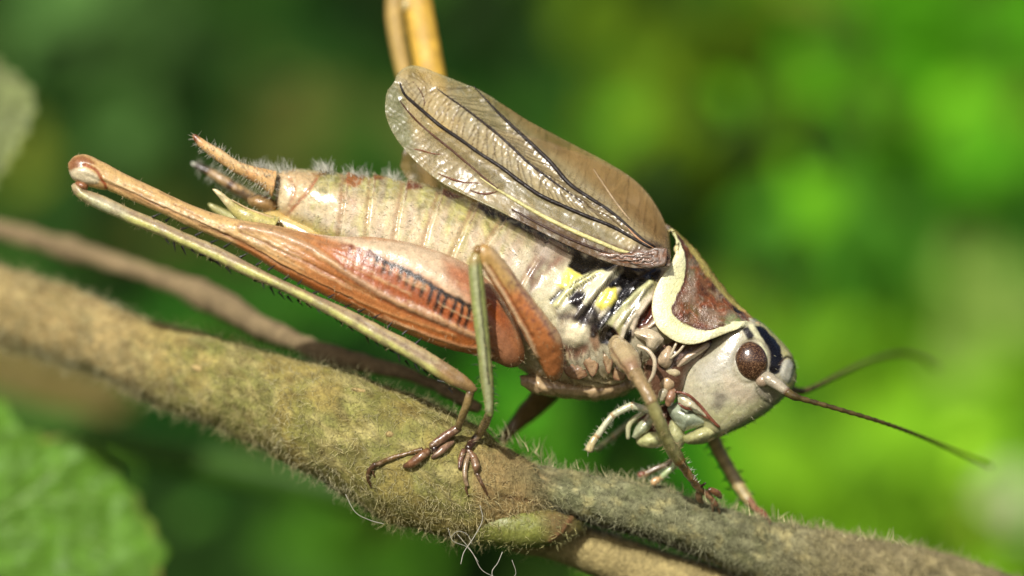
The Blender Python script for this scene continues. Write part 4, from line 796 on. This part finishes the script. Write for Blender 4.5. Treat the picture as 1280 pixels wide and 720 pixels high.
ft = tube([(812, 498, -142), (822, 522, -130), (833, 548, -108), (843, 566, -88), (850, 578, -76)], [7.4, 8.2, 8.2, 8.6, 7.4], m=26, col=(164, 158, 100), step=2.5); ft.line([(818, 505), (832, 535), (846, 566)], 6, (196, 190, 130), 3, .7).mix(sstep(.86, 1, ft.u), (178, 120, 66)).mottle(10, .25).rough(9, .8).bake(); ft_o = ft.build('tibia', M_leg, fl); leg_hair(ft, 110, ft_o, 4, 9)
foot(fl, [('tarsus', [(848, 574, -76), (853, 582, -67), (860, 592, -55), (866, 600, -46)], [7.8, 7.2, 6.8, 6], (176, 138, 88)), ('tarsal_segment', [(864, 596, -51), (870, 606, -37), (877, 614, -26)], [6, 6.6, 6], (158, 120, 78)), ('tarsal_joint', [(870, 611, -30), (876, 608, -35), (882, 604, -40)], [2, 3, 1.6], (40, 24, 18)),
          ('tarsal_pad', [(874, 612, -29), (874, 622, -18), (878, 629, -11)], [4.6, 6, 3], (128, 92, 62)), ('tarsal_pad', [(886, 612, -29), (896, 616, -24), (901, 622, -18)], [4, 6, 3], (126, 88, 58)), ('tarsal_segment', [(880, 614, -26), (888, 622, -18), (896, 632, -8)], [5, 5, 4.4], (176, 130, 96)), ('claw', [(894, 630, -10), (899, 638, -4), (898, 646, 2)], [3, 2, .6], TB), ('claw', [(890, 630, -10), (891, 638, -4), (888, 644, 1)], [2.6, 1.8, .6], TB)])
tuft([(857, 578), (864, 590), (872, 602)], 16, 4, 8, 'leg_hair', fl, d=(-75, -50), lean=(1, -.4))
# far legs
fl2 = empty('fore_leg', (880, 520, 60), bug)
t = tube([(880, 525, 40), (893, 552, 64), (912, 588, 74), (932, 620, 68), (938, 628, 62)], [8, 8.5, 8.5, 7.5, 6], m=18, col=(186, 166, 110)); t.mix((np.sin(t.u * 60) > .3) * .5, (136, 124, 80)); t_o = t.mottle(10, .3).rough(9, .8).bake().build('tibia', M_leg, fl2)
foot(fl2, [('tarsus', [(934, 622, 66), (942, 632, 56), (948, 640, 46)], [6, 6, 5], (150, 112, 84)), ('tarsal_pad', [(946, 636, 50), (954, 642, 40), (960, 648, 30)], [5, 6, 3], (140, 90, 66)), ('claw', [(954, 642, 40), (962, 650, 26), (962, 656, 20)], [3, 2, .6], TB)])
spines([(901, 550), (919, 584), (937, 614)], 6, 72, (.8, -.2, 0), 8, t_o); spines([(886, 557), (905, 592), (925, 622)], 6, 72, (-.8, .3, 0), 8, t_o)
ml2 = empty('middle_leg', (690, 480, 60), bug)
t = loft([(672, 476, 712, 486, 14, 62), (662, 492, 694, 502, 13, 76), (646, 512, 672, 522, 10, 88), (634, 530, 650, 538, 8, 92), (622, 548, 632, 556, 6, 80)], n=50, m=24, col=(120, 100, 58)).mottle(12, .3).rough(10, 1).bake(); t.build('femur', M_leg, ml2)
hl2 = empty('hind_leg', (650, 380, 70), bug)
t = loft([(650, 400, 690, 360, 22, 75), (612, 320, 672, 290, 26, 100), (562, 222, 618, 200, 23, 135), (530, 142, 568, 132, 17, 165), (514, 62, 550, 56, 13, 190), (502, -10, 537, -14, 12, 210), (494, -60, 528, -64, 13, 222), (510, -84, 524, -86, 8, 226)], n=90, m=36, col=(206, 164, 60)).mottle(14, .3).rough(12, 1).bake(); t.build('femur', M_far, hl2)
t = tube([(512, -76, 226), (500, -40, 222), (493, 10, 214), (499, 60, 206), (510, 110, 196), (528, 190, 180), (546, 280, 160), (560, 350, 140)], [9, 11, 11.5, 11, 10, 9, 9, 8], m=20, col=(180, 150, 80)).mottle(12, .3).bake(); t.build('tibia', M_far, hl2)
ellipsoid((508, 6, 200), (7, 9, 7), 10, 14, 18, (200, 180, 120)).build('knee_joint', M_leg, hl2)
# ---- cerci and tail
c1 = loft([(347, 214, 340, 247, 13, -22), (332, 211, 327, 234, 11, -26), (315, 207, 308, 223, 8, -30), (297, 201, 290, 214, 6.5, -34), (275, 186, 268, 199, 6, -36), (254, 174, 250, 185, 4.5, -38), (245, 168, 242, 175, 3, -38), (241, 168, 240, 171, 1, -38)], n=70, m=32, col=(226, 184, 124))
c1.mix(sstep(.86, .97, c1.u), (112, 60, 34)).mix(sstep(.5, .62, fbm(c1.q, 12, 121)) * .5, (206, 150, 96)).line([(340, 220), (300, 206), (260, 180)], 4, (238, 212, 164), 2, .6).mottle(8, .15).rough(9, .7).bake(); co = c1.build('cercus', M_leg, bug)
ps, nr = c1.sample(420); hairs(ps, nr + np.array([-.35, 0, 0]) + RNG.normal(size=nr.shape) * .2, RNG.uniform(5, 11, len(ps)), .42, (242, 238, 216), .15, 3).build('cercus_hair', M_hair, co, kind='stuff')
c2 = tube([(330, 256, 30), (312, 246, 40), (296, 236, 48), (280, 226, 54), (262, 215, 60), (250, 209, 62), (240, 204, 64)], [8, 7, 6.4, 6, 5, 4, 2], m=18, col=(190, 156, 106)); c2.mix(sstep(.72, .8, c2.u), (64, 46, 32)).mix(sstep(.4, .46, c2.u) * sstep(.54, .48, c2.u), (90, 60, 40)).mix(sstep(.95, .98, c2.u), (220, 220, 200)).mottle(10, .35).rough(9, 1).bake(); co = c2.build('cercus', M_leg, bug)
ps, nr = c2.sample(220); hairs(ps, nr + RNG.normal(size=nr.shape) * .2, RNG.uniform(6, 12, len(ps)), .45, (238, 236, 214), .15, 3).build('cercus_hair', M_hair, co, kind='stuff')
ellipsoid((328, 254, -4), (19, 10, 14), 15, 22, 28, (156, 124, 78)).mottle(8, .4).rough(9, 1.8).bake().build('tail_plate', M_gloss, bug)
st = loft([(265, 236, 266, 238, 1, -44), (272, 237, 270, 243, 3, -44), (286, 247, 280, 255, 4, -44), (300, 256, 292, 270, 6, -42), (322, 264, 306, 282, 10, -40), (350, 272, 336, 296, 14, -34)], n=50, m=24, col=(196, 184, 110)); st.mix(sstep(.42, .2, st.u), (216, 200, 150)).mottle(8, .2).rough(8, .6).bake(); so_ = st.build('stylus', M_leg, bug)
leg_hair(st, 90, so_, 4, 8, (238, 236, 200))
st = loft([(260, 254, 260, 256, 1, 20), (266, 255, 264, 262, 3, 20), (282, 262, 276, 272, 4, 20), (300, 270, 292, 284, 5, 20)], n=24, m=18, col=(180, 176, 110)).mottle(8, .2).bake(); st.build('stylus', M_leg, bug)
tube([(290, 250, -48), (310, 261, -46), (334, 270, -44), (350, 276, -40)], [.7, 1.2, 1.4, 1], m=8, col=(220, 190, 140)).build('tail_blade', M_leg, bug)
sg = loft([(318, 266, 320, 284, 6, 0), (345, 262, 348, 300, 22, 0), (385, 275, 390, 320, 32, 0), (430, 300, 430, 345, 34, 0)], n=40, m=36, col=(206, 180, 112)).mottle(9, .2).rough(9, .8).bake(); sg.build('subgenital_plate', M_cut, bug)

# ------------------------------------------------------------ plants around
def leaf_sheet(name, outline, c, dfun, col, label, cat, veins=(), bumps=(14, 4), mt=M_leaf, group=None, edge=None):
    O = cr(np.vstack([outline, outline[:1]]), n=220)[:-1]; m = len(O); c = np.array(c, float); n = 46
    O = O + (O - c) / np.linalg.norm(O - c, axis=1)[:, None] * (np.abs(((np.arange(m) * .16) % 1) - .5) * 17)[:, None]
    r = np.linspace(0, 1, n)[1:]; v = np.vstack([c[None]] + [c + (O - c) * k for k in r]); f = [(0, 1 + (j + 1) % m, 1 + j) for j in range(m)]
    for i in range(len(r) - 1):
        for j in range(m):
            k = (j + 1) % m; b = 1 + i * m; f.append((b + j, b + k, b + m + k, b + m + j))
    p = PM(np.c_[v, dfun(v)], f, col)
    if p.normals()[m * 20][2] > 0: p.f = [tuple(reversed(q)) for q in p.f]
    p.u = np.r_[0, np.repeat(r, m)]
    p.rough(bumps[0] * 2.5, bumps[1] * 1.5, 131).rough(bumps[0], bumps[1], 132)
    for s, w in veins: p.line(s, w, (150, 186, 100), w * .3, .6, h=-4, wob=1)
    p.mix(sstep(.5, .66, fbm(p.q, 22, 133)) * .6, tuple(min(255, k * 1.22) for k in col)); p.web(40, .04, tuple(min(255, k * 1.3) for k in col), .45, 137, -2)
    if edge: p.mix(.7 * sstep(.965, .99, p.u) * sstep(.5, .65, fbm(p.q, 30, 134)), edge)
    p.bake(); o = p.build(name, mt); sm = o.modifiers.new('shell', 'SOLIDIFY'); sm.thickness = .03
    tag(centre(o), label, cat, group); return o
leaf_sheet('toothed_leaf', np.array([(-40, 500), (0, 506), (11, 511), (13, 527), (26, 540), (43, 542), (52, 553), (66, 547), (88, 549), (104, 554), (127, 567), (143, 582), (152, 598), (168, 620), (182, 647), (198, 673), (205, 693), (196, 716), (170, 770), (110, 830), (0, 870), (-140, 860), (-250, 780), (-270, 660), (-210, 560), (-110, 510)], float),
           (-30, 690), lambda v: 420 + .25 * (v[:, 0]) - .2 * (v[:, 1] - 690), (104, 150, 48), 'bright green toothed leaf with puckered surface at the lower left', 'leaf',
           veins=(([(-200, 780), (-80, 690), (0, 640), (60, 596), (90, 556)], 7), ([(-30, 660), (60, 660), (150, 690)], 4), ([(-100, 700), (0, 740), (90, 790)], 4), ([(20, 628), (90, 620), (150, 622)], 4)), edge=(196, 160, 100))
def blade(name, path, rad, col, label, cat, flat=.35):
    p = tube(path, rad, m=16, col=col, step=12).mottle(60, .2, 3).rough(60, 4, 4); o = p.bake().build(name, M_leaf); tag(centre(o), label, cat); return o
blade('green_stalk', [(-260, 440, 1500), (-60, 500, 1400), (120, 545, 1300), (280, 582, 1200), (420, 612, 1150), (640, 660, 1050), (900, 740, 1000)], [26, 25, 24, 22, 20, 18, 16], (70, 112, 30), 'blurred green stalk running below the hairy stem', 'stalk')
leaf_sheet('pale_leaf', np.array([(-260, 40), (-140, 30), (-40, 60), (20, 96), (40, 126), (26, 170), (0, 215), (-40, 260), (-140, 280), (-260, 240)], float), (-110, 150), lambda v: 520 + .3 * v[:, 0], (150, 162, 104), 'pale grey-green leaf blurred at the left edge', 'leaf')
leaf_sheet('dead_leaf', np.array([(-280, 400), (-120, 392), (20, 420), (110, 452), (170, 486), (120, 520), (0, 530), (-160, 520), (-280, 480)], float), (-80, 460), lambda v: 2200 + .2 * v[:, 0], (124, 112, 58), 'brown withered leaf blurred below the left end of the hairy stem', 'leaf')

# ------------------------------------------------------------ blurred foliage bank
def leaf_clump(specs, name, label, cat='foliage', seed=1):
    rg = np.random.default_rng(seed); V = []; F = []; CC = []; k = 0
    t = np.linspace(0, 1, 6); wprof = np.array([.06, .75, 1, .85, .5, .03])
    for (cx_, cy_, d, R, n, size, col) in specs:
        pos = rg.normal(size=(n, 3)) * np.array([R, R, R * .8]) * .55
        for i in range(n):
            s = size * rg.uniform(.6, 1.3); ax = rg.normal(size=3) * np.array([1, 1, .45]); ax /= np.linalg.norm(ax)
            nn = np.array([-.25, -.55, -.8]) + rg.normal(size=3) * .45; nn -= ax * (nn @ ax); nn /= np.linalg.norm(nn); sd = np.cross(ax, nn)
            p0 = np.array([cx_, cy_, d]) + pos[i]; c = lin(col) * rg.uniform(.6, 1.35)
            for a, w in zip(t, wprof):
                mid = p0 + ax * (a - .5) * s + nn * (-.18 * s * (a - .5) ** 2)
                V += [mid - sd * w * s * .3 + nn * .06 * s * w, mid - nn * .02 * s, mid + sd * w * s * .3 + nn * .06 * s * w]
            for r in range(5):
                b = k + r * 3; F += [(b, b + 1, b + 4, b + 3), (b + 1, b + 2, b + 5, b + 4)]
            CC.append(np.tile(c, (18, 1))); k += 18
    p = PM(np.array(V), F); p.col = np.clip(np.vstack(CC), 0, .9); o = p.build(name, M_bgleaf); tag(o, label, cat, kind='stuff'); return o
def at_depth(specs, dd):  # (px,py) in the frame are scaled out to their depth by W, sizes with them
    return [(x, y, d, R, n, s, c) for (x, y, d, R, n, s, c) in specs]
# deep layer: continuous dark greenery
rg = np.random.default_rng(3); deep = []
for x in range(-300, 1700, 130):
    for y in range(-300, 1100, 130):
        deep.append((x + rg.uniform(-40, 40), y + rg.uniform(-40, 40), 7800 + rg.uniform(-600, 600), 150, 9, 190, (30 + rg.uniform(-8, 14), 60 + rg.uniform(-16, 20), 14)))
leaf_clump(deep, 'dark_undergrowth', 'dark green blurred undergrowth filling the background', seed=4)
LIME = (136, 194, 36); GRN = (90, 170, 20); OLV = (98, 130, 16); MID = (48, 88, 22); PAL = (150, 182, 84)
leaf_clump([(1130, 560, 4200, 170, 40, 130, LIME), (1040, 620, 4600, 120, 26, 120, LIME), (1230, 480, 4500, 110, 22, 120, LIME), (1200, 650, 4000, 110, 24, 110, LIME), (1120, 470, 5000, 110, 10, 120, (110, 180, 26)), (980, 560, 5200, 90, 14, 110, (100, 190, 22)), (1330, 590, 4300, 120, 24, 120, LIME)], 'lime_foliage', 'bright lime green blurred foliage right of the head', seed=5)
leaf_clump([(1150, 40, 5000, 140, 32, 130, GRN), (1050, 20, 5400, 110, 20, 130, GRN), (1100, 210, 5200, 100, 22, 120, (92, 156, 16)), (1260, 120, 5000, 110, 22, 120, GRN), (1050, 350, 4600, 110, 24, 120, (90, 160, 40)), (1180, 330, 5000, 110, 16, 120, (70, 140, 24)), (1370, 60, 5000, 140, 26, 130, GRN)], 'green_foliage', 'vivid green blurred foliage in the upper right', seed=6)
leaf_clump([(860, 90, 5200, 120, 26, 130, OLV), (900, 170, 5400, 110, 20, 120, OLV), (950, 60, 5400, 100, 16, 120, OLV), (1010, 250, 5600, 90, 10, 120, (96, 120, 18)), (380, 230, 5400, 110, 14, 120, (112, 120, 52)), (230, 270, 5600, 90, 8, 120, (100, 112, 46)), (930, 420, 5400, 70, 9, 110, (110, 140, 30))], 'olive_foliage', 'olive green blurred foliage above the cricket', seed=7)
leaf_clump([(640, 110, 5600, 130, 16, 130, MID), (720, 190, 5600, 110, 14, 130, MID), (110, 20, 5000, 110, 18, 130, (96, 140, 66)), (330, 60, 5600, 140, 14, 130, MID), (470, 330, 5400, 120, 16, 120, (60, 126, 24)), (660, 520, 4200, 60, 18, 90, (84, 176, 30)), (700, 560, 4600, 70, 10, 100, MID), (430, 710, 4600, 80, 12, 110, (78, 132, 24)), (280, 650, 5000, 110, 12, 120, (40, 76, 18)), (330, 440, 5200, 100, 10, 120, (60, 130, 30)), (920, 560, 4800, 70, 14, 100, (70, 164, 20)), (80, 740, 5000, 100, 12, 120, (120, 176, 50)), (40, 260, 5600, 100, 10, 120, MID), (880, 640, 5200, 60, 6, 100, MID)], 'mid_green_foliage', 'mid green blurred foliage behind and below the cricket', seed=8)
leaf_clump([(1250, 420, 4400, 80, 14, 110, PAL), (1262, 620, 3800, 30, 6, 60, (214, 224, 176)), (1180, 400, 4700, 80, 10, 110, (138, 166, 66))], 'pale_foliage', 'pale yellowish blurred foliage at the right edge', seed=9)

# scattered leaves of mixed greens nearer the cricket, still well out of focus
rg = np.random.default_rng(21); mixd = []
for k in range(120):
    x = rg.uniform(-60, 1340); y = rg.uniform(-60, 780); right = sstep(500, 1000, np.array([x]))[0]; base = np.array([56, 92, 30.]) * (1 - right) + np.array([96, 158, 24.]) * right
    low = sstep(380, 520, np.array([y]))[0] * right; base = base * (1 - low) + np.array([130, 194, 40.]) * low
    if rg.random() < .25: base = np.array([112, 122, 40.]) * rg.uniform(.7, 1.1)
    mixd.append((x, y, rg.uniform(2600, 4200), 40, int(rg.integers(1, 4)), rg.uniform(40, 90), tuple(np.minimum(250, base * rg.uniform(.4, 1.4)))))
leaf_clump(mixd, 'scattered_leaves', 'scattered blurred leaves of mixed greens behind the cricket', seed=10)
